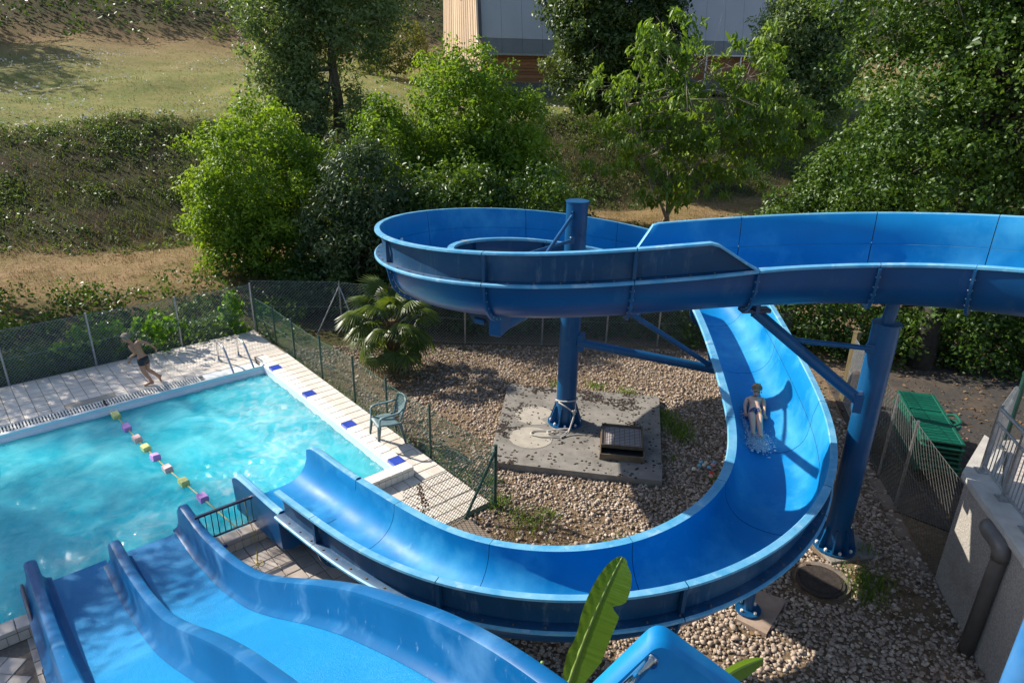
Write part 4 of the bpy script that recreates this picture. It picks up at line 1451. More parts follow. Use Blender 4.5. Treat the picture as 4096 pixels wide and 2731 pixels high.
def build_chair():
    """moulded plastic armchair; local +X is the way it faces"""
    f = uv(5.16, 8.93, SIDEZ(8.93) + 0.003)
    ang = math.atan2(-U[1], -U[0]) - 0.22
    t = thing('garden_chair', 'grey green moulded plastic armchair on the tiles beside the pool', 'chair', f, rotz=ang)
    t.scale = (0.87, 0.87, 0.87)
    W = 0.25
    def arr(fn, n):
        return [fn(k / (n - 1)) for k in range(n)]
    # seat: slightly dished rounded panel
    v, fc_ = [], []
    nx, ny = 9, 9
    for zz, sg in ((0, 1), (-0.022, -1)):
        for i in range(nx):
            for j in range(ny):
                x = -0.21 + 0.44 * i / (nx - 1)
                wy = W * (0.86 + 0.14 * math.sin(math.pi * min(1, (i + 2) / nx)))
                y = -wy + 2 * wy * j / (ny - 1)
                z = 0.43 + 0.03 * (i / (nx - 1)) - 0.02 * math.cos(y / W * 1.4) + zz - (0.02 if i == nx - 1 else 0)
                v.append((x, y, z))
    o = nx * ny
    for i in range(nx - 1):
        for j in range(ny - 1):
            a = i * ny + j
            fc_.append((a, a + ny, a + ny + 1, a + 1))
            fc_.append((o + a, o + a + 1, o + a + ny + 1, o + a + ny))
    rim = [i * ny for i in range(nx)] + [(nx - 1) * ny + j for j in range(1, ny)] + [i * ny + ny - 1 for i in range(nx - 2, -1, -1)] + [j for j in range(ny - 2, 0, -1)]
    for a, b in zip(rim, rim[1:] + rim[:1]):
        fc_.append((b, a, o + a, o + b))
    new_obj('seat', v, fc_, CHAIRP, t, True)
    # legs: tapering angled channels
    for sx, sy in ((1, 1), (1, -1), (-1, 1), (-1, -1)):
        x0, x1 = (0.20, 0.25) if sx > 0 else (-0.20, -0.29)
        top, bot = Vector((x0, sy * 0.225, 0.44)), Vector((x1, sy * 0.265, 0.0))
        pts = [top.lerp(bot, k / 4) for k in range(5)]
        m = MB()
        for k in range(4):
            pass
        w0 = [0.075, 0.062, 0.052, 0.044, 0.038]
        vv, ff = [], []
        for k, p in enumerate(pts):
            w = w0[k] / 2
            vv += [(p.x - w, p.y + sy * .012, p.z), (p.x + w, p.y + sy * .012, p.z), (p.x + w, p.y - sy * .03, p.z), (p.x + w - .012, p.y - sy * .03, p.z), (p.x + w - .012, p.y, p.z), (p.x - w, p.y, p.z)]
        for k in range(4):
            for i in range(6):
                j = (i + 1) % 6
                ff.append((k * 6 + i, k * 6 + j, k * 6 + 6 + j, k * 6 + 6 + i))
        ff += [(5, 4, 3, 2, 1, 0), tuple(24 + i for i in range(6))]
        new_obj('leg', vv, ff, CHAIRP, t)
    # backrest: outer frame and slats
    def back(y, h):
        """a point on the curved back sheet; h 0..1 from the seat to the top"""
        return Vector((-0.205 - 0.13 * h - 0.05 * (1 - (y / 0.26) ** 2), y, 0.44 + 0.44 * h))
    fr = [back(-0.17 - .05 * min(1, h * 1.6), h) for h in np.linspace(0, .85, 8)]
    arch = [Vector(back(-0.22 * math.cos(a), 0.85 + 0.15 * math.sin(a))) for a in np.linspace(0.25, math.pi - 0.25, 9)]
    fr2 = [Vector((p.x, -p.y, p.z)) for p in reversed(fr)]
    m = MB()
    m.tube(fr + arch + fr2, 0.021, 8)
    m.build('back_frame', CHAIRP, t, True)
    top = MB()
    vv, ff = [], []
    for k in range(11):
        y = -0.19 + 0.38 * k / 10
        for h in (0.84, 1.0 - 0.09 * (y / .19) ** 2):
            p = back(y, h)
            vv += [(p.x, p.y, p.z), (p.x - .014, p.y, p.z)]
    for k in range(10):
        a, b = k * 4, k * 4 + 4
        ff += [(a, b, b + 2, a + 2), (a + 1, a + 3, b + 3, b + 1), (a, a + 1, b + 1, b), (a + 2, b + 2, b + 3, a + 3)]
    new_obj('top_panel', vv, ff, CHAIRP, t, False)
    for q in range(5):
        h0 = 0.20 + q * 0.125
        vv, ff = [], []
        for k in range(9):
            y = (-0.19 + 0.38 * k / 8) * (0.86 + 0.14 * min(1, h0 * 1.6))
            for h in (h0, h0 + 0.095):
                p = back(y, h)
                vv += [(p.x, p.y, p.z), (p.x - .012, p.y, p.z)]
        for k in range(8):
            a, b = k * 4, k * 4 + 4
            ff += [(a, b, b + 2, a + 2), (a + 1, a + 3, b + 3, b + 1), (a, a + 1, b + 1, b), (a + 2, b + 2, b + 3, a + 3)]
        new_obj('back_slat', vv, ff, CHAIRP, t)
    for sy in (-1, 1):
        pts = [Vector((0.215, sy * 0.25, 0.42)), Vector((0.20, sy * 0.275, 0.63)), Vector((0.12, sy * 0.285, 0.655)), Vector((-0.16, sy * 0.272, 0.665)), Vector((-0.275, sy * 0.225, 0.72))]
        pts = arc_path(pts, 0.06, 4)
        vv, ff = [], []
        n = len(pts)
        for k, p in enumerate(pts):
            tq = (pts[min(k + 1, n - 1)] - pts[max(k - 1, 0)]).normalized()
            sd = Vector((0, 1, 0))
            up = tq.cross(sd).normalized()
            w, h = 0.028, 0.012
            for a, b in ((-w, -h), (w, -h), (w, h * .6), (0, h), (-w, h * .6)):
                vv.append(p + sd * a - up * b)
        for k in range(n - 1):
            for i in range(5):
                j = (i + 1) % 5
                ff.append((k * 5 + i, k * 5 + j, k * 5 + 5 + j, k * 5 + 5 + i))
        ff += [(4, 3, 2, 1, 0), tuple((n - 1) * 5 + i for i in range(5))]
        new_obj('armrest', vv, ff, CHAIRP, t, True)

build_chair()

def build_loungers():
    me_cache = {}
    def lounger(loc, rz, label, grp):
        t = thing('sun_lounger', label, 'sun lounger', loc, grp, rz)
        W, Ln = 0.60, 1.80
        if not me_cache:
            def mk(nm, b):
                o = b.build(nm, GREENL, None)
                me = o.data
                bpy.data.objects.remove(o)
                me_cache[nm] = me
            b = MB()
            for sx in (-1, 1):
                b.box((sx * (W / 2 - .03), 0, 0), (0.06, Ln, 0.05), 0, 0.012)
            for sy in (-1, 1):
                b.box((0, sy * (Ln / 2 - .035), 0.001), (W - .11, 0.07, 0.045), 0, 0.012)
            b.box((0, 0.12, 0.0), (W - .11, 0.05, 0.04), 0, 0.01)
            mk('frame', b)
            mk('under_panel', MB().box((0, 0, 0), (W - 0.12, Ln - .12, 0.01), 0))
            mk('slat', MB().box((0, 0, 0), (W - 0.13, 0.082, 0.014), 0, 0.004))
            mk('skirt', MB().box((0, 0, 0), (0.02, Ln * .92, 0.09), 0, 0.006))
            hb = MB()
            hb.tube(arc_path([(W / 2 - .02, -0.28, 0), (W / 2 + .10, -0.24, .05), (W / 2 + .10, 0.06, .05), (W / 2 - .02, 0.10, 0)], .08, 5), 0.022, 8)
            mk('armrest', hb)
        inst('frame', me_cache['frame'], (0, 0, 0), parent=t)
        inst('under_panel', me_cache['under_panel'], (0, 0, 0.002), parent=t)
        for k in range(18):
            y = -Ln / 2 + 0.12 + k * 0.094
            if abs(y - .12) < .05:
                continue
            inst('slat', me_cache['slat'], (0, y, 0.016), parent=t)
        for sx in (-1, 1):
            inst('skirt', me_cache['skirt'], (sx * (W / 2 - .011), 0, -0.05), parent=t)
        inst('armrest', me_cache['armrest'], (0, 0, 0.02), parent=t)
        for o in t.children:
            o.parent = t
        return t
    n = 7
    for k in range(n):
        lab = ('green slatted plastic sun lounger on top of the stack behind the wire fence' if k == n - 1 else
               'bottom green plastic sun lounger of the stack behind the wire fence' if k == 0 else
               ['second green plastic sun lounger from the bottom of the stack behind the fence', 'third green plastic sun lounger from the bottom of the stack behind the fence', 'green plastic sun lounger exactly halfway up the stack behind the fence', 'third green plastic sun lounger from the top of the stack behind the fence', 'green plastic sun lounger just under the topmost one of the stack'][k - 1])
        lounger((6.92 + jit(.015), 10.12 + jit(.02), 0.02 + k * 0.083), R(-15.5) + jit(.02), lab, 'stacked green sun loungers')

build_loungers()

def build_small_things():
    # rope round the foot of the centre pole
    t = thing('tied_rope', 'white rope knotted round the foot of the centre pole', 'rope', (0.975, 10.5, -0.1))
    L = Vector(t.location)
    pts = []
    for k in range(26):
        a = -2.9 + 5.0 * k / 25
        pts.append((0.975 + 0.19 * math.cos(a), 10.80 + 0.19 * math.sin(a), 0.37 - 0.03 * math.sin(a * 1.2)))
    MB().tube([Vector(p) - L for p in pts], 0.012, 8).build('loop', ROPEW, t, True)
    b = MB()
    b.tube([Vector(p) - L for p in arc_path([(0.83, 10.66, 0.36), (0.98, 10.57, 0.30), (1.09, 10.56, 0.22), (1.10, 10.52, 0.12), (1.02, 10.42, -0.05), (0.90, 10.30, -0.09), (0.55, 10.24, -0.098), (0.34, 10.33, -0.098), (0.40, 10.46, -0.098), (0.66, 10.47, -0.095), (0.76, 10.40, -0.09), (0.66, 10.34, -0.09), (0.63, 10.42, -0.085), (0.80, 10.47, -0.07), (0.96, 10.46, -0.05), (1.06, 10.48, -0.06)], .07, 4)], 0.011, 8)
    b.tube([Vector(p) - L for p in arc_path([(1.13, 10.66, 0.36), (1.12, 10.57, 0.24), (1.07, 10.50, 0.08), (1.0, 10.36, -0.09), (0.86, 10.24, -0.098)], .06, 4)], 0.011, 8)
    b.build('tail', ROPEW, t, True)
    k = MB()
    for q in range(5):
        a = q * 1.3
        k.tube([Vector((1.08 + .03 * math.cos(a), 10.55 + .02 * math.sin(a), 0.20 + q * .018)) - L, Vector((1.12 + .02 * math.cos(a + 2), 10.54, 0.19 + q * .02)) - L], 0.017, 8)
    k.build('knot', ROPEW, t, True)
    # play balls lost in the gravel
    cols = {'pale blue': (0.16, 0.38, 0.50), 'cream': (0.55, 0.50, 0.38), 'pink': (0.55, 0.28, 0.28), 'red': (0.50, 0.03, 0.02)}
    spec = [(0.0, 0.0, 'pale blue'), (.075, .02, 'cream'), (.13, -.03, 'pale blue'), (-.09, -.07, 'cream'), (.05, .085, 'pale blue'), (.20, .03, 'pink'), (.24, .09, 'pale blue'), (.12, .07, 'cream'), (.10, -.22, 'pink'), (.13, -.15, 'red')]
    lab = ['pale blue play ball in the middle of the cluster on the gravel', 'cream play ball touching the middle blue ball', 'pale blue play ball nearest the slide rim in front', 'cream play ball set apart at the left of the cluster', 'pale blue play ball at the back of the cluster', 'pink play ball at the right of the ball cluster', 'pale blue play ball farthest right by the slide', 'cream play ball between the blue and pink balls', 'lone pink play ball in front of the cluster', 'single red play ball on the gravel']
    for (dx, dy, c), lb in zip(spec, lab):
        m = pm('ball_' + c.replace(' ', '_'), cols[c], tuple(min(1, x * 1.1) for x in cols[c]), 30, 0.45)
        bm = bmesh.new()
        bmesh.ops.create_icosphere(bm, subdivisions=2, radius=0.036)
        for vtx in bm.verts:
            vtx.co.z *= 0.97
        me = bpy.data.meshes.new('play_ball')
        bm.to_mesh(me)
        bm.free()
        me.polygons.foreach_set('use_smooth', [True] * len(me.polygons))
        me.materials.append(m)
        tag(inst('play_ball', me, (3.06 + dx * 1.15, 9.55 + dy * 1.3, -0.165)), lb, 'ball', 'play balls on the gravel')
    # dark hose along the left edge of the lane slide
    h = thing('padded_hose', 'grey hose with black foam sleeve beside the left slide wall', 'hose', uv(0.0, 7.7, -0.15))
    L = Vector(h.location)
    MB().tube([Vector(p) - L for p in arc_path([uv(-0.03, 8.45, 0.05), uv(-0.035, 7.95, 0.04), uv(-0.035, 7.72, 0.02), uv(-0.035, 7.64, -0.13), uv(-0.03, 7.05, -0.13)], .06, 4)], 0.017, 8).build('hose', pm('hose_grey', (0.05, 0.055, 0.09), (0.08, 0.085, 0.12), 20, 0.5), h, True)
    MB().tube([Vector(p) - L for p in (uv(-0.03, 7.10, -0.11), uv(-0.03, 7.09, -0.11), uv(0.0, 6.0, -0.11))], [0.03, 0.045, 0.045], 12).build('foam_sleeve', pm('black_foam', (0.008, 0.009, 0.010), (0.016, 0.018, 0.02), 30, 0.85, bump=0.5), h)

build_small_things()

# ------------------------------------------------------------------ slide wall and handrail right under the viewer
def build_near_slide():
    t = thing('slide_entry_panel', 'glossy blue slide side panel with rounded corner at the bottom edge', 'slide panel', (0.66, 2.3, 2.4))
    L = Vector(t.location)
    ex = Vector((0.985, -0.10, 0.02)).normalized()
    # outline in the panel plane (along ex, up)
    A, B, Cc = Vector((0.06, 2.09, 2.885)), Vector((0.675, 2.315, 3.475)), Vector((1.55, 2.09, 2.885))
    out = arc_path([A, B, Cc], 0.075, 7) + [Vector((1.55, 1.92, 2.35)), Vector((0.06, 1.9, 2.35))]
    nrm = Vector((0.10, 0.99, 0.05)).normalized()
    n = len(out)
    v, f = [], []
    for off, ins in ((0.0, 0.02), (0.02, 0.0), (0.10, 0.0), (0.12, 0.02)):
        c = sum(out, Vector()) / n
        for p in out:
            q = p + (c - p).normalized() * ins - L + nrm * off
            v.append(q)
    for k in range(3):
        for i in range(n):
            j = (i + 1) % n
            f.append((k * n + i, k * n + j, k * n + n + j, k * n + n + i))
    f += [tuple(range(n)), tuple(3 * n + n - 1 - i for i in range(n))]
    o = new_obj('panel', v, f, GEL, t, False)
    shade_split(o, 40)
    h = thing('handrail', 'polished steel handrail fixed to the blue panel at the bottom edge', 'handrail', (0.64, 2.22, 3.38))
    L = Vector(h.location)
    a = Vector((0.645, 2.285, 3.375))
    b = Vector((0.49, 2.076, 3.44))
    MB().tube([a - L, b - L, Vector((0.33, 1.85, 3.50)) - L], 0.021, 16).build('tube', STEEL, h, True)
    MB().tube([a - L, a - L + (b - a).normalized() * 0.012], 0.034, 16).build('rosette', STEEL, h)

build_near_slide()

# ------------------------------------------------------------------ gravel, weeds and dry grass in the garden
ICO_V, ICO_F = None, None
def ico():
    global ICO_V, ICO_F
    bm = bmesh.new()
    bmesh.ops.create_icosphere(bm, subdivisions=1, radius=1.0)
    bm.verts.ensure_lookup_table()
    ICO_V = np.array([v.co[:] for v in bm.verts])
    ICO_F = np.array([[v.index for v in f.verts] for f in bm.faces])
    bm.free()
ico()

def clearing(x, y):
    """how much dry grass stands between the stones, 0..1"""
    g = np.zeros_like(x)
    for (cx, cy, r) in ((0.9, 7.6, 0.9), (0.2, 7.9, 0.7), (1.6, 6.9, 0.8), (-3.6, 12.8, 1.2), (-2.4, 12.6, 1.3), (-1.2, 10.9, 0.7), (-0.9, 10.2, 0.6), (2.95, 11.1, .4), (4.7, 7.0, 0.5), (5.0, 6.6, .6)):
        g = np.maximum(g, np.clip(1.2 - np.hypot(x - cx, y - cy) / r, 0, 1))
    return g

def build_gravel():
    rg = np.random.default_rng(11)
    N = 122000
    x = rg.uniform(-6.2, 6.6, N)
    y = rg.uniform(2.6, 15.0, N)
    ok = in_poly(x, y, GARDEN) & ~in_poly(x, y, SLAB) & ~in_poly(x, y, PAD)
    ok &= np.hypot(x - MANHOLE[0], y - MANHOLE[1]) > 0.37
    ok &= np.hypot(x - 4.5, y - 7.7) > 0.40
    ok &= rg.random(N) > 0.75 * clearing(x, y)
    # sparser under the far shade
    ok &= rg.random(N) < np.interp(y, [2, 11, 15], [1.0, 0.9, 0.55])
    x, y = x[ok], y[ok]
    n = len(x)
    r = (0.016 + 0.027 * rg.random(n) ** 1.8 + 0.018 * (rg.random(n) > 0.94)) * np.interp(y, [3, 8, 14], [0.97, 0.86, 0.78])
    var = []
    for k in range(10):
        q = ICO_V * (1 + rg.uniform(-0.30, 0.22, (len(ICO_V), 1)))
        q = q * rg.uniform(0.75, 1.25, 3)
        # shave flats for an angular crushed-stone look
        for _ in range(4):
            d = rg.normal(size=3)
            d /= np.linalg.norm(d)
            h = q @ d
            q = q - np.outer(np.maximum(0, h - 0.62), d)
        var.append(q)
    var = np.array(var)
    nv = len(ICO_V)
    which = rg.integers(0, 10, n)
    a, b = rg.uniform(0, 6.28, n), rg.uniform(-0.6, 0.6, n)
    base = var[which] * r[:, None, None]
    ca, sa, cb, sb = np.cos(a)[:, None], np.sin(a)[:, None], np.cos(b)[:, None], np.sin(b)[:, None]
    X, Y, Z = base[..., 0], base[..., 1], base[..., 2] * 0.62
    Y2, Z2 = Y * cb - Z * sb, Y * sb + Z * cb
    X3, Y3 = X * ca - Y2 * sa, X * sa + Y2 * ca
    z0 = tz(x, y) + r * rg.uniform(0.05, 0.75, n)
    W = np.stack([X3 + x[:, None], Y3 + y[:, None], Z2 + z0[:, None]], -1).reshape(-1, 3)
    up_f = ICO_F[ICO_V[ICO_F].mean(1)[:, 2] > -0.60]      # undersides lie in the soil
    F = (up_f[None] + (np.arange(n) * nv)[:, None, None]).reshape(-1, 3)
    tint = np.repeat(np.clip(rg.normal(0.5, 0.20, n), 0, 1), nv)
    m = tint_mat('crushed_stone', [(0.18, 0.135, 0.11), (0.28, 0.215, 0.17), (0.38, 0.30, 0.235), (0.46, 0.375, 0.295), (0.57, 0.495, 0.41)], 0.9, 40)
    tag(tri_obj('gravel', W, F, m, tint), 'pale crushed stone gravel spread under the spiral slide', 'gravel', kind='stuff')

build_gravel()

def blades(spots, name, label, mat, seed, kind='stuff', cat='grass', parent=None):
    """spots: (x, y, z, count, spread, height, width) tufts of bent grass blades"""
    rg = np.random.default_rng(seed)
    V_, F_, T_ = [], [], []
    off = 0
    for (x, y, z, c, sp, h, w) in spots:
        c = int(c)
        px = x + rg.normal(0, sp, c)
        py = y + rg.normal(0, sp, c)
        pz = z if z is not None else tz(px, py)
        a = rg.uniform(0, 6.28, c)
        lean = rg.uniform(0.1, 0.9, c)
        hh = h * rg.uniform(0.45, 1.15, c)
        dx, dy = np.cos(a), np.sin(a)
        bx, by = -dy * w / 2, dx * w / 2
        p0 = np.stack([px - bx, py - by, pz + 0 * px], 1)
        p1 = np.stack([px + bx, py + by, pz + 0 * px], 1)
        mx, my, mz = px + dx * lean * hh * .35, py + dy * lean * hh * .35, pz + hh * .62
        p2 = np.stack([mx + bx * .8, my + by * .8, mz], 1)
        p3 = np.stack([mx - bx * .8, my - by * .8, mz], 1)
        p4 = np.stack([px + dx * lean * hh, py + dy * lean * hh, pz + hh * (1 - 0.35 * lean)], 1)
        vv = np.stack([p0, p1, p2, p3, p4], 1).reshape(-1, 3)
        k = np.arange(c)[:, None] * 5 + off
        ff = np.concatenate([k + [0, 1, 2], k + [0, 2, 3], k + [3, 2, 4]])
        V_.append(vv)
        F_.append(ff)
        T_.append(np.repeat(rg.random(c), 5))
        off += len(vv)
    o = tri_obj(name, np.concatenate(V_), np.concatenate(F_), mat, np.concatenate(T_), parent)
    if kind:
        tag(o, label, cat, kind=kind)
    return o

GRASSG = leaf_mat('green_grass', (0.07, 0.14, 0.018), (0.16, 0.24, 0.04), 0.5, 0.35)
GRASSD = leaf_mat('dry_grass', (0.24, 0.15, 0.06), (0.36, 0.25, 0.12), 0.7, 0.2, (1.2, 1.1, 0.9))

def build_garden_weeds():
    rg = np.random.default_rng(21)
    sp = []
    for (cx, cy, r, n) in ((0.9, 7.5, 0.6, 26), (0.2, 7.9, 0.45, 20), (1.7, 6.95, 0.55, 22), (-3.4, 12.9, 0.9, 34), (-2.2, 12.7, 1.0, 34), (-1.1, 10.9, 0.4, 16), (-0.7, 10.0, 0.35, 12), (4.8, 6.8, 0.5, 14), (0.3, 12.6, 0.6, 14), (1.6, 12.6, 0.7, 12), (-0.6, 9.2, .3, 8), (4.9, 9.6, .5, 12), (5.0, 5.0, .6, 10), (3.4, 4.8, .8, 10)):
        for _ in range(n):
            sp.append((cx + rg.normal(0, r * .6), cy + rg.normal(0, r * .6), None, 26, 0.10, 0.09, 0.005))
    blades(sp, 'dry_grass', 'straw coloured dry grass between the stones', GRASSD, 22)
    sp = []
    for (cx, cy, n, s, h) in ((2.95, 10.9, 90, .16, .20), (3.0, 10.55, 70, .13, .18), (2.85, 11.35, 40, .1, .16), (1.85, 7.35, 90, .15, .16), (1.7, 7.05, 90, .16, .12), (1.55, 7.6, 40, .1, .1), (4.55, 7.05, 60, .12, .17), (4.42, 6.75, 60, .12, .16), (4.75, 6.95, 30, .09, .14), (0.55, 8.25, 40, .1, .1), (-0.25, 9.05, 40, .08, .12), (0.15, 8.2, 30, .1, .1), (1.7, 12.55, 40, .1, .14), (2.3, 12.3, 30, .1, .14), (1.0, 12.7, 40, .12, .12), (3.2, 9.25, 20, .05, .1), (-0.15, 8.5, 60, .1, .14), (0.3, 8.0, 50, .15, .12),
                            (4.9, 8.6, 30, .08, .12), (4.6, 8.2, 30, .08, .1), (4.2, 5.2, 20, .1, .1), (3.5, 5.0, 14, .08, .1), (2.1, 4.9, 20, .1, .1), (2.7, 9.9, 16, .05, .08), (4.85, 7.6, 24, .07, .12)):
        sp.append((cx, cy, None, n * 2.6, s, h, 0.011))
    # green growth along the foot of the green fence
    for k in range(34):
        v_ = 7.2 + k * 0.21
        q = uv(5.52 + rg.uniform(-.02, .12), v_)
        sp.append((q[0], q[1], None, 22, 0.09, rg.uniform(.08, .24), 0.007))
    blades(sp, 'garden_weeds', 'green weeds and grass tufts growing through the gravel', GRASSG, 23)
    # dead flower stalk at the corner fence
    t = thing('dead_stalk', 'brown dried weed stalk standing at the green corner fence', 'dead weed', uv(4.30, 6.43, -0.19))
    L = Vector(t.location)
    m = MB()
    br = pm('dead_stem', (0.13, 0.06, 0.025), (0.20, 0.10, 0.045), 30, 0.9)
    stem = [Vector((0, 0, 0)), Vector((-.05, .02, .25)), Vector((-.10, .03, .5)), Vector((-.13, .05, .78))]
    m.tube(stem, [0.007, 0.006, 0.005, 0.003], 6)
    m.build('stem', br, t)
    hd = MB()
    for k in range(46):
        a = random.random() ** 0.6
        p = stem[0].lerp(stem[3], a)
        q = p + Vector((random.uniform(-.11, .11), random.uniform(-.09, .09), random.uniform(0.0, .12))) * (1.25 - a)
        hd.tube([p, q], 0.0025, 4)
        hd.box(q, (0.018, 0.018, 0.02), k)
    tag(hd.build('seed_heads', br, t), kind='stuff')

build_garden_weeds()

def build_litter():
    rg = np.random.default_rng(131)
    n = 5200
    x, y = rg.uniform(-6, 6.5, n), rg.uniform(3, 15.4, n)
    k = in_poly(x, y, GARDEN) & (rg.random(n) < np.interp(y, [3, 9, 12, 15], [.12, .3, .8, 1.0]))
    x, y = x[k], y[k]
    C = np.stack([x, y, tz(x, y) + 0.03], 1)
    a, b, c = leaf_cloud(C, 0.05, 2, 0.055, 132, 0.55, 0, rg.random(len(C)), 2.0)
    tag(tri_obj('leaf_litter', a, b, leaf_mat('fallen_leaf', (0.10, 0.055, 0.025), (0.24, 0.145, 0.07), 0.8, 0.1, (1, 1, 1)), c), 'brown fallen leaves on the gravel', 'leaf litter', kind='stuff')
    n = 2600
    x, y = rg.uniform(6.2, 15, n), rg.uniform(8.3, 13.6, n)
    C = np.stack([x, y, np.full(n, -0.205)], 1)
    a, b, c = leaf_cloud(C, 0.05, 1, 0.06, 133, 0.55, 0, rg.random(n), 2.5)
    tag(tri_obj('yard_litter', a, b, MATS['fallen_leaf'], c), 'brown fallen leaves on the asphalt yard', 'leaf litter', kind='stuff')


# ------------------------------------------------------------------ foliage
def leaf_cloud(centers, radii, per, size, seed, aspect=0.55, droop=0.0, tint_c=None, upbias=0.35, out=None, sizevar=0.35):
    """leaf-shaped faces spread in clumps; returns verts, faces, tint"""
    rg = np.random.default_rng(seed)
    centers = np.asarray(centers, float)
    n = len(centers)
    per = np.broadcast_to(per, n).astype(int)
    idx = np.repeat(np.arange(n), per)
    N = len(idx)
    d = rg.normal(size=(N, 3))
    d /= np.linalg.norm(d, axis=1)[:, None]
    rad = np.broadcast_to(radii, n)[idx] * rg.random(N) ** 0.45
    p = centers[idx] + d * rad[:, None] * np.array([1, 1, 0.8])
    nr = d * 0.6 + rg.normal(size=(N, 3)) * 0.7
    if out is not None:
        nr = nr + out[idx] * 0.5
    nr[:, 2] += upbias
    nr /= np.linalg.norm(nr, axis=1)[:, None]
    t = rg.normal(size=(N, 3))
    t[:, 2] -= droop * 3
    t -= nr * np.sum(t * nr, 1)[:, None]
    t /= np.linalg.norm(t, axis=1)[:, None] + 1e-9
    if droop:
        t[:, 2] -= droop
        t /= np.linalg.norm(t, axis=1)[:, None]
        nr -= t * np.sum(t * nr, 1)[:, None]
        nr /= np.linalg.norm(nr, axis=1)[:, None] + 1e-9
    s = np.cross(nr, t)
    Ls = (size * (1 + sizevar * rg.normal(size=N)).clip(0.4, 1.8))[:, None]
    w = Ls * aspect / 2
    v0 = p - t * Ls * .5
    v1 = p + s * w + nr * w * 0.35 + t * Ls * .02
    v2 = p + t * Ls * .5 - nr * Ls * 0.10
    v3 = p - s * w + nr * w * 0.35 + t * Ls * .02
    vv = np.stack([v0, v1, v2, v3], 1).reshape(-1, 3)
    k = np.arange(N)[:, None] * 4
    ff = np.concatenate([k + [0, 1, 2], k + [0, 2, 3]])
    tc = (np.asarray(tint_c)[idx] if tint_c is not None else 0.5) + rg.normal(0, 0.17, N)
    return vv, ff, np.repeat(np.clip(tc, 0, 1), 4)

def clump_centers(ells, count, seed, shell=0.5, bumps=0.18):
    """clump centres through uneven ellipsoids; ells: (cx, cy, cz, rx, ry, rz, weight)"""
    rg = np.random.default_rng(seed)
    w = np.array([e[6] if len(e) > 6 else e[3] * e[4] * e[5] for e in ells], float)
    w /= w.sum()
    C, O = [], []
    for e, k in zip(ells, rg.multinomial(count, w)):
        d = rg.normal(size=(k, 3))
        d /= np.linalg.norm(d, axis=1)[:, None]
        rr = shell + (1 - shell) * rg.random(k) ** 0.6
        bump = np.array([noise.noise((q[0] * 1.7 + e[0], q[1] * 1.7 + e[1], q[2] * 1.7 + seed)) for q in d])
        rr = rr * (1 + bumps * 2.2 * bump)
        C.append(np.array(e[:3]) + d * rr[:, None] * np.array(e[3:6]))
        O.append(d)
    return np.concatenate(C), np.concatenate(O)

def tree(name, label, cat, base, ells, count, per, leaf, mat, seed, crad=0.42, trunk=0.14, bark=None, limbs=9, shell=0.5, droop=0.0, aspect=0.55, bumps=0.18, fork=0.35, stems=1, group=None, upbias=0.35, fine=True, twig=True):
    bark = bark or BARK
    t = thing(name, label, cat, base, group)
    B = Vector(base)
    C, O = clump_centers(ells, count, seed, shell, bumps)
    rg = np.random.default_rng(seed + 1)
    # colour clumps: some paler, some deeper; leaves differ by growth, not by light
    tc = np.array([0.5 + 0.9 * noise.noise((c[0] * .8, c[1] * .8, c[2] * .8 + seed)) for c in C])
    crs = crad * rg.uniform(0.6, 1.35, len(C))
    vv, ff, tt = leaf_cloud(C, crs, np.maximum(3, (per * (crs / crad) ** 1.5)).astype(int), leaf, seed + 2, aspect, droop, tc, upbias, O)
    tri_obj('crown', vv - np.array(base), ff, mat, tt, t)
    # trunk and limbs
    m = MB()
    tops = []
    for k in range(stems):
        e = ells[k % len(ells)]
        fx = Vector((e[0], e[1], e[2])) - B
        jx = Vector((rg.uniform(-.3, .3), rg.uniform(-.3, .3), 0)) * (0.4 if stems > 1 else 0.05)
        p = [jx, jx + fx * fork * 0.5 + Vector((rg.normal(0, .04), rg.normal(0, .04), 0)), jx + fx * fork + Vector((rg.normal(0, .08), rg.normal(0, .08), 0)), fx * 0.8 + Vector((rg.normal(0, .1), rg.normal(0, .1), 0)), fx * 1.0 + Vector((0, 0, e[5] * .55))]
        tr = trunk / math.sqrt(stems)
        m.tube(p, [tr * 1.25, tr, tr * .85, tr * .5, tr * .15], 9)
        tops.append((p, tr))
    m.build('trunk', bark, t, True)
    m = MB()
    for k in range(limbs):
        p, tr = tops[k % len(tops)]
        c = C[rg.integers(0, len(C))] - np.array(base)
        c = Vector(c) * 1.0
        a = rg.uniform(0.25, 0.85)
        st = p[2].lerp(p[4], a) if c.z > p[2].z else p[1].lerp(p[2], rg.uniform(.4, 1))
        mid = st.lerp(c, 0.5) + Vector((rg.normal(0, .12), rg.normal(0, .12), 0.12 * (c - st).length))
        m.tube([st, st.lerp(mid, .5) + Vector((0, 0, .03)), mid, c], [tr * .42, tr * .34, tr * .24, tr * .06], 6)
        if twig:
            for _ in range(3):
                c2 = c + Vector((rg.normal(0, .5), rg.normal(0, .5), rg.normal(0, .35)))
                m.tube([mid.lerp(c, rg.uniform(.1, .8)), c2], [tr * .12, tr * .04], 5)
    m.build('limbs', bark, t, True)
    return t

build_litter()

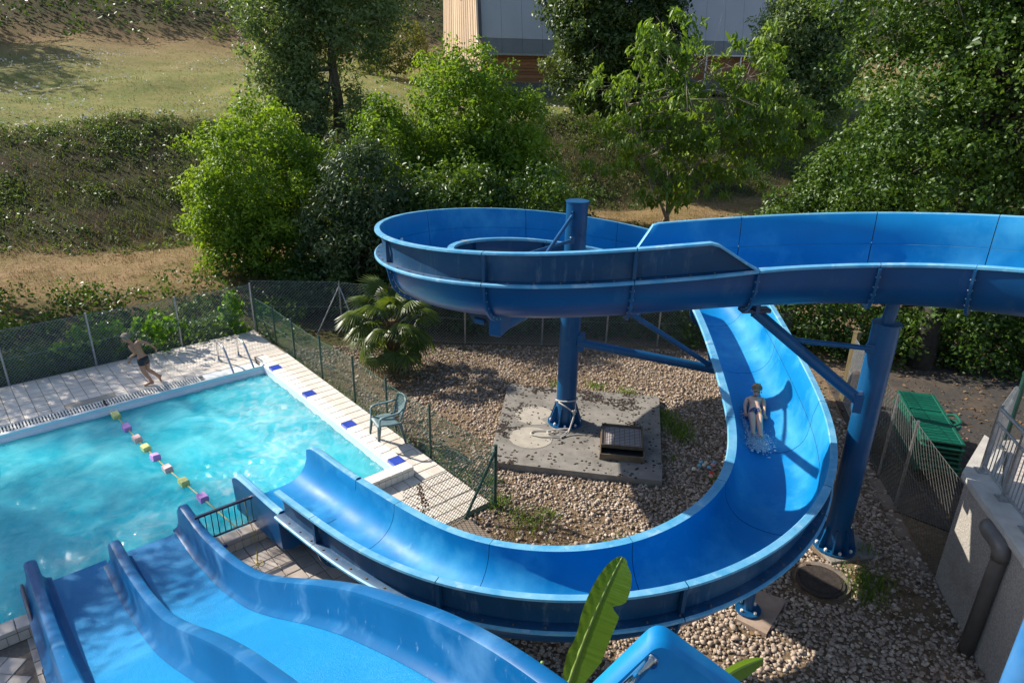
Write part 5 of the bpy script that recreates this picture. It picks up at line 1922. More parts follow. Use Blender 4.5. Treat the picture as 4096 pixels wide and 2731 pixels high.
L_ALDER = leaf_mat('alder_leaf', (0.055, 0.125, 0.010), (0.165, 0.26, 0.022), 0.5, 0.42)
L_ASH = leaf_mat('grey_green_leaf', (0.07, 0.12, 0.045), (0.18, 0.25, 0.105), 0.45, 0.38)
L_OAK = leaf_mat('dark_oak_leaf', (0.028, 0.06, 0.015), (0.095, 0.145, 0.035), 0.45, 0.25)
L_WALN = leaf_mat('walnut_leaf', (0.085, 0.165, 0.018), (0.16, 0.25, 0.035), 0.45, 0.34)
L_BIG = leaf_mat('broad_leaf', (0.028, 0.07, 0.008), (0.085, 0.15, 0.018), 0.42, 0.26)
L_SHADE = leaf_mat('shade_shrub_leaf', (0.030, 0.062, 0.024), (0.065, 0.105, 0.042), 0.42, 0.22)
L_IVY = leaf_mat('ivy_leaf', (0.024, 0.06, 0.010), (0.07, 0.13, 0.02), 0.42, 0.25)
L_WEED = leaf_mat('weed_leaf', (0.03, 0.07, 0.010), (0.08, 0.145, 0.022), 0.48, 0.32)
L_VINE = leaf_mat('vine_leaf', (0.06, 0.15, 0.008), (0.12, 0.24, 0.018), 0.5, 0.42)

def build_trees():
    T = tree
    T('round_bush', 'bright green round alder bush behind the far pool fence', 'bush', (-7.0, 18.6, 0.1),
      [(-6.9, 18.6, 2.9, 1.65, 1.6, 2.0), (-5.7, 18.4, 2.2, 1.1, 1.2, 1.6), (-7.7, 18.2, 1.8, 1.15, 1.2, 1.4), (-6.8, 18.3, 1.0, 1.6, 1.3, 1.0)], 760, 56, 0.098, L_ALDER, 31, 0.31, 0.10, stems=5, limbs=26, bumps=0.22, fork=.4)
    T('tall_bush', 'large bright green bush in the middle in front of the wooden house', 'bush', (-1.2, 20.6, 0.3),
      [(-1.75, 20.8, 4.1, 1.35, 1.5, 2.15), (-0.35, 20.5, 3.4, 1.35, 1.4, 2.05), (-1.0, 20.2, 2.1, 2.1, 1.5, 1.7), (0.4, 20.4, 2.1, 1.0, 1.1, 1.5)], 1250, 56, 0.105, L_ALDER, 37, 0.34, 0.11, stems=5, limbs=30, bumps=0.24, fork=.4)
    T('slender_bush', 'smaller green bush between the round bush and the large middle bush', 'bush', (-4.0, 20.4, 0.3),
      [(-3.75, 20.4, 3.1, 0.95, 1.0, 2.1), (-4.4, 20.2, 2.2, 0.8, 0.9, 1.4)], 330, 50, 0.10, L_ALDER, 41, 0.30, 0.07, stems=3, limbs=12, bumps=0.26)
    T('dark_shrub', 'dark grey green feathery shrub in shade behind the palm', 'shrub', (-3.8, 16.7, -0.1),
      [(-3.7, 16.7, 2.6, 1.05, 0.9, 1.7), (-3.0, 16.8, 1.6, 1.1, 0.8, 1.5), (-4.6, 17.2, 1.4, .9, .8, 1.3)], 460, 52, 0.125, L_SHADE, 43, 0.32, 0.08, aspect=0.34, stems=3, limbs=12, bumps=0.24)
    T('dark_shrub', 'dark green shrub added behind the spiral loop to shade the gravel', 'shrub', (-0.6, 16.9, -0.2),  # extra plant, added to throw shade on the back gravel
      [(-0.9, 16.9, 2.3, 1.3, 0.8, 1.2), (0.9, 17.0, 1.9, 1.2, 0.8, 1.2), (-2.0, 17.0, 2.2, 0.9, 0.8, 1.2)], 460, 50, 0.10, L_BIG, 44, 0.32, 0.08, stems=3, limbs=12, bumps=0.24)
    T('bank_tree', 'grey green tree with a dark trunk on the edge of the upper meadow', 'tree', (-7.0, 28.2, 3.0),
      [(-7.0, 28.4, 8.6, 2.9, 2.4, 3.2), (-8.7, 28.0, 7.2, 1.7, 1.8, 2.4), (-5.6, 28.3, 7.8, 1.7, 1.7, 1.9), (-8.5, 27.5, 5.2, 1.25, 1.1, 2.2, 7), (-8.0, 27.1, 3.9, 1.1, 0.9, 1.7, 5), (-6.2, 28.1, 3.8, 0.7, 0.9, 0.9, 1.5)], 1250, 44, 0.16, L_ASH, 47, 0.44, 0.20, limbs=22, bumps=0.26, fork=.45, aspect=0.4)
    T('dark_tree', 'dense dark evergreen oak in front of the grey roof', 'tree', (4.0, 33.0, 3.6),
      [(4.2, 33.0, 8.6, 2.9, 2.6, 4.0), (3.0, 32.6, 6.4, 1.7, 1.8, 2.6), (5.4, 32.8, 6.2, 1.9, 1.8, 2.8), (4.1, 32.4, 4.9, 2.0, 1.6, 1.5)], 1200, 60, 0.16, L_OAK, 53, 0.48, 0.28, limbs=16, bumps=0.22)
    T('dark_tree', 'narrow grey green evergreen tree right of the second roof', 'tree', (11.3, 29.2, 3.0),
      [(11.5, 29.0, 8.4, 1.9, 1.8, 4.6), (10.6, 28.8, 6.2, 1.5, 1.5, 2.6), (11.4, 28.6, 4.6, 1.8, 1.6, 1.9)], 900, 54, 0.145, L_ASH, 59, 0.42, 0.24, limbs=12, bumps=0.24)
    T('leafy_tree', 'big broad-leaved tree filling the upper right corner', 'tree', (9.0, 13.9, -0.3),
      [(9.9, 15.4, 6.0, 2.5, 2.3, 2.8), (8.2, 14.9, 4.3, 1.3, 1.5, 1.5), (12.2, 15.0, 4.6, 2.3, 2.2, 2.8), (11.2, 14.6, 7.6, 2.6, 2.4, 2.4), (9.8, 14.0, 3.7, 1.5, 1.0, 1.0), (9.4, 16.4, 7.8, 2.4, 2.0, 2.2)], 1250, 84, 0.088, L_BIG, 61, 0.40, 0.22, pm('shaded_bark', (0.022, 0.018, 0.014), (0.045, 0.038, 0.03), 9, 0.95, bump=0.6), limbs=26, bumps=0.42, shell=0.62, aspect=0.7)  # bark colour darkened to stand in for shade on the trunk
    T('leafy_shrub', 'glossy broad-leaved shrub just above the right part of the slide', 'shrub', (8.2, 18.2, -0.2),
      [(8.9, 18.0, 2.7, 1.7, 1.5, 1.7), (11.2, 17.6, 2.4, 2.2, 1.6, 2.0), (7.6, 18.4, 1.9, 1.0, 1.1, 1.2)], 820, 60, 0.088, L_BIG, 67, 0.36, 0.10, stems=4, limbs=18, bumps=0.26, aspect=0.7)
    # walnut: open crown of hanging leaves on pale limbs
    T('walnut_tree', 'young walnut tree with pale branches and drooping leaves behind the slide', 'tree', (5.6, 25.4, 0.4),
      [(5.0, 25.2, 6.2, 1.4, 1.4, 1.4), (8.0, 25.2, 5.6, 1.3, 1.4, 1.3), (3.5, 25.0, 4.5, 1.5, 1.4, 1.2), (6.5, 25.0, 4.3, 2.8, 1.8, 1.5), (9.4, 25.0, 3.8, 1.5, 1.4, 1.0), (4.0, 24.8, 2.9, 1.7, 1.5, 0.9), (7.6, 24.8, 2.7, 2.0, 1.5, 0.9), (5.6, 24.4, 1.7, 1.6, 1.0, 0.8)], 620, 16, 0.24, L_WALN, 71, 0.27, 0.10, BARKP, limbs=70, shell=0.45, droop=0.5, aspect=0.40, bumps=0.22, fork=0.3, stems=3, upbias=0.9)
    # trees standing left of the picture whose shade reaches the pool
    T('shade_tree', 'tall tree beyond the left end of the pool', 'tree', (-13.4, 10.6, -0.2),
      [(-13.2, 11.0, 5.9, 1.9, 1.7, 2.2), (-13.8, 9.2, 5.6, 1.7, 1.8, 2.2), (-13.9, 7.2, 6.2, 1.6, 1.6, 1.8)], 800, 26, 0.085, L_OAK, 73, 0.5, 0.24, limbs=12)
    T('shade_tree', 'tall tree beyond the far left corner of the deck', 'tree', (-15.6, 15.2, -0.2),
      [(-15.4, 15.2, 5.2, 1.9, 1.7, 2.0), (-14.8, 16.2, 4.0, 1.3, 1.2, 1.4), (-15.0, 14.0, 4.4, 1.4, 1.3, 1.6)], 420, 30, 0.10, L_OAK, 77, 0.45, 0.2, limbs=10)
    T('shade_tree', 'tall tree at the upper left end of the meadow', 'tree', (-40, 42, 5.0),
      [(-40, 42, 13, 4.2, 5.0, 5.2), (-36.5, 45.5, 11.5, 3.0, 4.2, 3.2), (-43, 49, 13, 4, 4.5, 5.4)], 560, 26, 0.34, L_OAK, 89, 0.9, 0.4, limbs=8)
    T('round_shrub', 'small pale green shrub on the slope left of the wooden house', 'shrub', (-7.2, 44, 5.0),
      [(-7.0, 43.8, 6.4, 1.9, 1.5, 1.6), (-8.4, 44, 5.8, 1.4, 1.2, 1.0)], 200, 36, 0.14, leaf_mat('pale_shrub_leaf', (0.09, 0.11, 0.03), (0.15, 0.17, 0.05), 0.5, 0.3), 91, 0.42, 0.08, stems=4, limbs=8)

build_trees()

def on_ground(x, y, up=0.0):
    return np.stack([x, y, tz(x, y) + up], 1)

def build_undergrowth():
    rg = np.random.default_rng(101)
    # mass of ivy and brambles behind the garden fence
    n = 1900
    x = rg.uniform(-6.0, 15.5, n)
    yb = np.interp(x, [-6, -4.2, -1.4, 2, 6.45, 9, 15.5], [15.9, 16.1, 15.35, 15.35, 14.2, 13.3, 12.7])
    y = yb + 0.1 + rg.random(n) * 2.2
    hmax = np.interp(x, [-6, -3, 0, 5, 8, 15], [1.0, 1.5, 1.7, 1.8, 2.1, 2.3]) * np.array([0.75 + 0.5 * noise.noise((a * .8, b * .8, 0)) for a, b in zip(x, y)])
    C = on_ground(x, y)
    C[:, 2] += rg.random(n) * hmax
    keep = ~((x > 8.6) & (x < 9.3) & (y < 13.95))
    C = C[keep]
    tc = np.array([0.45 + 0.8 * noise.noise((c[0] * 1.1, c[1] * 1.1, c[2] * 1.1)) for c in C])
    vv, ff, tt = leaf_cloud(C, 0.34, 34, 0.095, 102, 0.75, 0.0, tc, 0.5)
    tag(tri_obj('undergrowth', vv, ff, L_IVY, tt), 'dark tangle of ivy and brambles behind the garden fence', 'undergrowth', kind='stuff')
    # hedge-like weeds at the far-left fence, on the slope down from the strip of lawn
    n = 900
    uu = rg.uniform(-3.4, 5.2, n)
    vv_ = 15.25 + rg.random(n) ** 1.3 * 1.1
    p = np.array([uv(a, b) for a, b in zip(uu, vv_)])
    C = on_ground(p[:, 0], p[:, 1])
    C[:, 2] += 0.08 + rg.random(n) * np.interp(vv_, [15.2, 15.6, 16.4], [0.28, 0.55, 0.30]) * np.interp(uu, [-3, 0, 1.5, 3, 5], [0.9, 1.0, 1.1, 0.8, 0.7])
    tc = np.array([0.5 + 0.8 * noise.noise((c[0] * 1.3, c[1] * 1.3, 7)) for c in C])
    a, b, c = leaf_cloud(C, 0.20, 34, 0.065, 103, 0.6, 0.0, tc, 0.4)
    tag(tri_obj('fence_weeds', a, b, L_WEED, c), 'low green weeds growing through the far pool fence', 'weeds', kind='stuff')
    # brambles on the cut below the lawn strip
    n = 1900
    q = rg.uniform(15.6, 19.0, n)
    r_ = rg.uniform(-18, 26, n)
    x, y = QN[0] * q + 0.891 * r_, QN[1] * q + 0.454 * r_
    k = (x < -5.0) | (x > 2)
    x, y, q = x[k], y[k], q[k]
    C = on_ground(x, y)
    C[:, 2] += rg.random(len(x)) * 0.5
    tc = np.array([0.45 + 0.9 * noise.noise((c[0] * .9, c[1] * .9, 3)) for c in C])
    a, b, c = leaf_cloud(C, 0.30, 26, 0.085, 104, 0.6, 0.0, tc, 0.4)
    tag(tri_obj('brambles', a, b, L_BIG, c), 'brambles on the cut slope below the dry lawn strip', 'brambles', kind='stuff')
    # weeds on the big bank
    n = 13000
    q = rg.uniform(22.6, 30.6, n)
    r_ = rg.uniform(-34, 30, n)
    x, y = QN[0] * q + 0.891 * r_, QN[1] * q + 0.454 * r_
    den = np.array([noise.noise((a * .45, b * .45, 11)) + .5 * noise.noise((a * 1.5, b * 1.5, 2)) for a, b in zip(x, y)])
    k = den + np.interp(q, [22.6, 28, 29.4, 30.6], [-0.12, 0.0, 0.35, 0.1]) > rg.uniform(-0.35, 0.30, n)
    x, y, den = x[k], y[k], den[k]
    C = on_ground(x, y, 0.03)
    tc = np.clip(0.5 + den, 0, 1)
    a, b, c = leaf_cloud(C, 0.30 * rg.uniform(.5, 1.3, len(C)), 16, 0.095, 105, 0.5, 0.0, tc, 0.6)
    tag(tri_obj('bank_weeds', a, b, leaf_mat('bank_weed_leaf', (0.04, 0.075, 0.02), (0.10, 0.155, 0.04), 0.5, 0.28), c), 'patchy green weeds and ivy over the steep earth bank', 'weeds', kind='stuff')
    sp = []
    for _ in range(5200):
        q, r_ = rg.uniform(22.9, 30.5), rg.uniform(-34, 28)
        x, y = QN[0] * q + 0.891 * r_, QN[1] * q + 0.454 * r_
        if noise.noise((x * .5, y * .5, 4)) > rg.uniform(-.45, .25):
            sp.append((x, y, None, 12, 0.20, 0.22, 0.016))
    blades(sp, 'bank_grass', 'long green grass on the steep earth bank', leaf_mat('bank_grass_blade', (0.035, 0.065, 0.014), (0.10, 0.13, 0.035), 0.6, 0.3), 112)
    # dry grass on the lawn strip and on the bank
    sp = []
    for _ in range(1500):
        q, r_ = rg.uniform(18.9, 23.2), rg.uniform(-24, 34)
        sp.append((QN[0] * q + 0.891 * r_, QN[1] * q + 0.454 * r_, None, 16, 0.22, 0.09, 0.012))
    for _ in range(1500):
        q, r_ = rg.uniform(23, 30.4), rg.uniform(-34, 30)
        sp.append((QN[0] * q + 0.891 * r_, QN[1] * q + 0.454 * r_, None, 12, 0.22, 0.16, 0.014))
    blades(sp, 'straw', 'dry straw grass on the bank and the lawn strip', leaf_mat('straw_blade', (0.20, 0.125, 0.055), (0.33, 0.23, 0.11), 0.7, 0.2, (1.1, 1.0, .9)), 106)
    # meadow grass and its white flowers
    sp = []
    for _ in range(3400):
        q, r_ = 29.8 + 28 * rg.random() ** 1.4, rg.uniform(-52, 40)
        sp.append((QN[0] * q + 0.891 * r_, QN[1] * q + 0.454 * r_, None, 12, 0.32, 0.09, 0.022))
    blades(sp, 'meadow_grass', 'short dry yellow green grass on the upper meadow', leaf_mat('meadow_blade', (0.12, 0.15, 0.035), (0.24, 0.225, 0.075), 0.7, 0.25, (1.1, 1.1, .9)), 107)
    N = 6500
    q, r_ = 30.2 + 22 * rg.random(N) ** 1.3, rg.uniform(-46, 26, N)
    x, y = QN[0] * q + 0.891 * r_, QN[1] * q + 0.454 * r_
    k = np.array([noise.noise((a * .22, b * .22, 5)) for a, b in zip(x, y)]) > rg.uniform(-.35, .3, N)
    C = on_ground(x[k], y[k], 0.13)
    a, b, c = leaf_cloud(C, 0.02, 2, 0.095, 108, 0.9, 0, None, 1.5)
    tag(tri_obj('wild_flowers', a, b, leaf_mat('white_petal', (0.55, 0.55, 0.50), (0.70, 0.70, 0.66), 0.7, 0.2, (1, 1, 1)), c), 'tiny white flowers scattered over the upper meadow', 'flowers', kind='stuff')
    # scrub on the slope above the meadow
    n = 800
    q = 57 + 22 * rg.random(n)
    r_ = rg.uniform(-60, 40, n)
    x, y = QN[0] * q + 0.891 * r_, QN[1] * q + 0.454 * r_
    C = on_ground(x, y, 0.4)
    C[:, 2] += rg.random(n) * 1.6
    tc = np.array([0.4 + 0.8 * noise.noise((c[0] * .3, c[1] * .3, 3)) for c in C])
    a, b, c = leaf_cloud(C, 1.0, 30, 0.26, 109, 0.6, 0.0, tc, 0.4)
    tag(tri_obj('hill_scrub', a, b, L_OAK, c), 'dark scrub on the slope above the meadow', 'scrub', kind='stuff')

build_undergrowth()

def vine(name, label, base, pts, n, seed, r=0.16):
    """bright climber on the far fence"""
    t = thing(name, label, 'climber', base)
    rg = np.random.default_rng(seed)
    C = []
    P = [Vector(p) for p in pts]
    for _ in range(n):
        k = rg.integers(0, len(P))
        C.append(P[k] + Vector((rg.normal(0, r), rg.normal(0, r * .5), rg.normal(0, r))))
    a, b, c = leaf_cloud(np.array(C), 0.09, 9, 0.085, seed + 1, 0.8, 0.3, rg.random(len(C)), 0.2)
    tri_obj('leaves', a - np.array(base), b, L_VINE, c, t)
    m = MB()
    B = Vector(base)
    for p in P[::2]:
        m.tube([Vector((0, 0, 0)), (p - B) * .5 + Vector((.05, 0, .05)), p - B], 0.006, 5)
    m.build('stems', BARK, t)

b1 = uv(2.95, 15.22, -0.2)
vine('fence_climber', 'bright yellow green climber on the far fence right of the running boy', b1, [uv(2.75 + .12 * i, 15.2, -0.05 + 0.55 * abs(math.sin(i * 1.1))) for i in range(9)], 80, 201)
b2 = uv(4.95, 15.22, -0.2)
vine('fence_climber', 'bright green climber on the fence post at the far pool corner', b2, [uv(4.95 + .04 * math.sin(i), 15.2, -0.05 + 0.09 * i) for i in range(9)], 60, 205, 0.11)
b3 = uv(1.6, 15.5, -0.2)
vine('fence_climber', 'green climber behind the running boy at the far fence', b3, [uv(1.5 + .13 * i, 15.45 + .03 * i, 0.0 + 0.05 * i + .2 * math.sin(i * 2)) for i in range(9)], 90, 211, 0.17)

# ------------------------------------------------------------------ palm and banana
def build_palm():
    base = (-2.5, 13.35, -0.34)
    t = thing('fan_palm', 'small fan palm with stiff pleated leaves left of the spiral slide', 'palm', base)
    m = MB()
    rg = np.random.default_rng(301)
    m.tube([(0, 0, -.05), (.02, 0, .4), (0, .02, .8), (0, 0, 1.15)], [0.15, 0.13, 0.14, 0.10], 12)
    for k in range(70):
        a, z = k * 2.4, 0.05 + k * .0155
        m.tube([(.11 * math.cos(a), .11 * math.sin(a), z), (.19 * math.cos(a), .19 * math.sin(a), z + .13)], [0.03, 0.006], 5)
    m.build('trunk', pm('palm_fibre', (0.07, 0.045, 0.025), (0.16, 0.10, 0.055), 24, 0.95, bump=0.6), t)
    PL = leaf_mat('palm_leaf', (0.04, 0.075, 0.010), (0.10, 0.14, 0.02), 0.36, 0.32)
    def fan(seed, R_=0.47, nseg=24):
        rr = np.random.default_rng(seed)
        v, f, tt = [], [], []
        for k in range(nseg):
            a0 = -2.25 + 4.5 * k / nseg
            a1 = -2.25 + 4.5 * (k + 1) / nseg
            am = (a0 + a1) / 2
            Ls = R_ * (0.86 + .14 * math.cos(am)) * rr.uniform(.9, 1.05)
            n0 = len(v)
            dr = lambda r: -0.20 * (r / R_) ** 2.2 * (1.0 + 0.35 * abs(am))
            q = R_ * .44
            v += [(0.02, 0, 0), (q * math.cos(a0), q * math.sin(a0), dr(q) - .012), (q * math.cos(am), q * math.sin(am), dr(q) + .020), (q * math.cos(a1), q * math.sin(a1), dr(q) - .012),
                  (Ls * math.cos(am), Ls * math.sin(am), dr(Ls) - rr.uniform(0.0, .06))]
            f += [(n0, n0 + 1, n0 + 2), (n0, n0 + 2, n0 + 3), (n0 + 1, n0 + 4, n0 + 2), (n0 + 2, n0 + 4, n0 + 3)]
            tt += [rr.random()] * 5
        o = tri_obj('fan', v, f, PL, tt)
        me = o.data
        bpy.data.objects.remove(o)
        return me
    fans = [fan(310 + k) for k in range(4)]
    stalk = MB().tube([(0, 0, 0), (.3, 0, .03), (.62, 0, 0.0)], [0.012, 0.009, 0.007], 6)
    sme = bpy.data.meshes.new('stalk')
    sme.from_pydata(stalk.v, [], stalk.f)
    sme.materials.append(PL)
    nf = 32
    for k in range(nf):
        a = k * 2.39996
        el = R(82 - 122 * (k / nf) ** 0.9) + rg.normal(0, .2)
        Ls = 0.66 * rg.uniform(.75, 1.15)
        dirv = Vector((math.cos(a) * math.cos(el), math.sin(a) * math.cos(el), math.sin(el)))
        st = Vector((0, 0, 1.12 - 0.3 * (k / nf))) + Vector((math.cos(a), math.sin(a), 0)) * .06
        q = dirv.to_track_quat('X', 'Z')
        s = inst('stalk', sme, st, parent=t, scale=(Ls / .62,) * 3)
        s.rotation_mode = 'QUATERNION'
        s.rotation_quaternion = q
        el2 = el - R(18)
        d2 = Vector((math.cos(a) * math.cos(el2), math.sin(a) * math.cos(el2), math.sin(el2)))
        o = inst('frond', fans[k % 4], st + dirv * Ls, parent=t, scale=(rg.uniform(.85, 1.1),) * 3)
        o.rotation_mode = 'QUATERNION'
        o.rotation_quaternion = d2.to_track_quat('X', 'Z')

build_palm()

def build_banana():
    base = (0.42, 3.75, -0.24)
    t = thing('banana_plant', 'banana plant lifting one long upright leaf in front of the slide', 'plant', base)
    B = Vector(base)
    m = bpy.data.materials.new('banana_leaf')
    m.use_nodes = True
    nt = m.node_tree
    bs = nt.nodes['Principled BSDF']
    bs.inputs['Roughness'].default_value = 0.38
    tcn = node(nt, 'ShaderNodeAttribute', attribute_name='tint')
    wv = node(nt, 'ShaderNodeTexNoise')
    wv.noise_dimensions = '1D'
    wv.inputs['Scale'].default_value = 60
    wv.inputs['Detail'].default_value = 4
    nt.links.new(tcn.outputs['Fac'], wv.inputs['W'])
    cr = node(nt, 'ShaderNodeValToRGB')
    cr.color_ramp.elements[0].position = .3
    cr.color_ramp.elements[0].color = (0.055, 0.125, 0.008, 1)
    cr.color_ramp.elements[1].position = .7
    cr.color_ramp.elements[1].color = (0.115, 0.215, 0.018, 1)
    nt.links.new(wv.outputs[0], cr.inputs[0])
    nt.links.new(cr.outputs[0], bs.inputs['Base Color'])
    tr = node(nt, 'ShaderNodeBsdfTranslucent')
    tr.inputs[0].default_value = (0.24, 0.40, 0.03, 1)
    ms = node(nt, 'ShaderNodeMixShader')
    ms.inputs[0].default_value = 0.5
    nt.links.new(bs.outputs[0], ms.inputs[1])
    nt.links.new(tr.outputs[0], ms.inputs[2])
    nt.links.new(ms.outputs[0], nt.nodes['Material Output'].inputs[0])
    rib = pm('leaf_rib', (0.20, 0.30, 0.06), (0.26, 0.36, 0.09), 10, 0.5)
    def leaf(P, side, wl, wr, n=40, cup=0.25):
        """P: midrib points, side: unit vector to the right edge, wl/wr: width functions"""
        pts = [Vector(p) for p in P]
        def at(s):
            k = s * (len(pts) - 1)
            i = min(int(k), len(pts) - 2)
            a, b = pts[max(i - 1, 0)], pts[i]
            c, d = pts[i + 1], pts[min(i + 2, len(pts) - 1)]
            x = k - i
            return 0.5 * ((2 * b) + (c - a) * x + (2 * a - 5 * b + 4 * c - d) * x * x + (3 * b - a - 3 * c + d) * x ** 3)
        v, f, tt = [], [], []
        side = Vector(side).normalized()
        K = 6
        for i in range(n + 1):
            s = i / n
            c = at(s)
            tg = (at(min(1, s + .02)) - at(max(0, s - .02))).normalized()
            sd = (side - tg * side.dot(tg)).normalized()
            nr = sd.cross(tg)
            for j in range(-K, K + 1):
                w = (wr(s) if j > 0 else wl(s)) * j / K
                ripple = 0.004 * math.sin(s * 70 + j) * abs(j) / K
                v.append(c + sd * w + nr * (cup * abs(w) + ripple) + tg * abs(w) * .35 - B)
                tt.append(s + abs(j) * 0.004)
        M = 2 * K + 1
        for i in range(n):
            for j in range(M - 1):
                f.append((i * M + j, i * M + j + 1, i * M + M + j + 1, i * M + M + j))
        o = tri_obj('leaf', v, f, m, tt, t, True)
        MB().tube([at(i / 14) - B for i in range(15)], [0.012 * (1 - .8 * i / 14) + .002 for i in range(15)], 8).build('midrib', rib, o, True)
    def wfun(mx, notch=None):
        def g(s):
            w = mx * (min(1, (s + .02) / .22) ** 0.7) * (1 - max(0, (s - .55) / .47) ** 1.9)
            if notch:
                for (c, d, r) in notch:
                    w *= 1 - d * math.exp(-((s - c) / r) ** 2)
            return max(w, 0.004)
        return g
    leaf([(0.40, 3.33, 1.95), (0.50, 3.44, 2.24), (0.60, 3.53, 2.50), (0.69, 3.60, 2.70), (0.752, 3.645, 2.82)], (0.95, -0.22, 0.08), wfun(0.085, [(.28, .30, .1)]), wfun(0.15, [(.52, .45, .03), (.9, .2, .05)]), cup=.18)
    leaf([(1.30, 3.50, 1.60), (1.52, 3.58, 1.83), (1.66, 3.615, 1.92), (1.80, 3.63, 1.985)], (0.45, -0.2, -0.85), wfun(0.06), wfun(0.075), 24, .2)
    MB().tube([Vector((0, 0, 0)), Vector((.03, -.1, .8)), Vector((.0, -.3, 1.6)), Vector((-0.02, -.42, 2.2))], [0.09, 0.075, 0.045, 0.014], 12).build('stem', rib, t, True)
    MB().tube([Vector((.1, 0, 0)), Vector((.5, -.12, 1.2)), Vector((.88, -.25, 1.84))], [0.05, 0.03, 0.012], 10).build('stem', rib, t, True)
    MB().tube([Vector((-.1, 0, 0)), Vector((-.15, -.1, 1.4)), Vector((-.16, -.14, 2.17))], [0.05, 0.03, 0.012], 10).build('stem', rib, t, True)

build_banana()

# ------------------------------------------------------------------ timber halls on the upper level
def build_hall(label, org, rz, length, depth, with_gable, posts):
    t = thing('timber_hall', label, 'building', org, rotz=rz)
    # local: +X along the eaves (away from the visible gable), +Y into the building
    lean = 0.20      # the steep roof flank leans inwards
    EH, BH, RT = 2.15, 0.85, 12.0
    nboard = 13
    for k in range(nboard):
        MB().box((length / 2 + .15, 0.25, 0.02 + (k + .5) * EH / nboard), (length - .3, 0.04, EH / nboard - 0.014), 0, 0.006).build('board', LARCHD, t)
    MB().box((length / 2, 0.40, EH / 2), (length - .35, 0.2, EH)).build('wall_core', ROOFD, t)
    for k in range(posts):
        x = 0.45 + (length - .9) * k / max(1, posts - 1)
        MB().box((x, -0.05, EH / 2), (0.09, 0.09, EH), 0, 0.008).build('downpipe' if posts == 2 else 'post', GALV, t)
    MB().box((length / 2, -0.02, EH + 0.05), (length, 0.16, 0.11), 0, 0.02).build('gutter', GALV, t)
    npan = max(4, int(length / 1.15))
    pw = length / npan
    for k in range(npan):
        x0, x1 = k * pw + .006, (k + 1) * pw - .006
        def pan(nm, za, zb, out, mat):
            ya, yb = (za - EH) * lean - out, (zb - EH) * lean - out
            v = [(x0, ya, za), (x1, ya, za), (x1, yb, zb), (x0, yb, zb)]
            v += [(a, b + .08, c) for a, b, c in v]
            new_obj(nm, v, [(0, 1, 2, 3), (7, 6, 5, 4), (0, 4, 5, 1), (1, 5, 6, 2), (2, 6, 7, 3), (3, 7, 4, 0)], mat, t)
        pan('eaves_panel', EH + .10, EH + BH, 0.10, pm('eaves_sheet', (0.14, 0.15, 0.16), (0.17, 0.18, 0.19), 1.0, 0.6, rnd=.03))
        pan('roof_panel', EH + BH + .004, RT, 0.12, ROOFM)
    # body behind the roof skin so that no light leaks through
    D = depth
    v = [(0.1, .1, 0), (length, .1, 0), (length, D, 0), (0.1, D, 0), (0.1, .1 + (RT - EH) * lean, RT), (length, .1 + (RT - EH) * lean, RT), (length, D - RT * lean, RT), (0.1, D - RT * lean, RT)]
    new_obj('core', v, [(3, 2, 1, 0), (4, 5, 6, 7), (0, 1, 5, 4), (1, 2, 6, 5), (2, 3, 7, 6), (3, 0, 4, 7)], ROOFD, t)
    if with_gable:
        nb = 34
        lo = lambda z: max(0.0, (z - EH)) * lean
        hi = lambda z: D - max(0.0, z - 0.2) * 0.06
        for k in range(nb):
            a, b = k / nb, (k + 1) / nb
            x = -0.04 - 0.018 * (k % 2)
            v = []
            for z in (0.05, EH, RT):
                y0, y1 = lo(z), hi(z)
                for (fr, xx) in ((a, x), (b - .004, x), (b - .004, x + .05), (a, x + .05)):
                    v.append((xx, y0 + (y1 - y0) * fr, z))
            f = []
            for r_ in (0, 4):
                for i in range(4):
                    j = (i + 1) % 4
                    f.append((r_ + i, r_ + j, r_ + 4 + j, r_ + 4 + i))
            f += [(3, 2, 1, 0), (8, 9, 10, 11)]
            new_obj('plank', v, f, LARCH, t)
        # dark verge between gable and roof
        v = []
        for z in (EH + .8, RT):
            y = lo(z)
            v += [(-.16, y - .28, z), (.02, y - .28, z), (.02, y + .12, z), (-.16, y + .12, z)]
        new_obj('verge', v, [(3, 2, 1, 0), (4, 5, 6, 7), (0, 1, 5, 4), (1, 2, 6, 5), (2, 3, 7, 6), (3, 0, 4, 7)], ROOFD, t)
        for (yy, zz) in ((0.42, 3.15), (4.9, 5.55)):
            MB().box((-.09, yy, zz), (.05, .30, .85), 0, .01).build('vent_window', WHITEP, t)
        MB().box((-.08, 0.9, 1.0), (.04, .5, 1.9), 0, .01).build('door', ROOFD, t)

build_hall('timber hall with pale boarded gable and grey roof at the top', (-2.0, 40.0, 3.95), R(16.5), 11.5, 10.6, True, 2)
build_hall('second hall with a grey sloping roof between two dark trees', (6.6, 44.5, 4.2), R(8), 14.0, 9.0, False, 7)

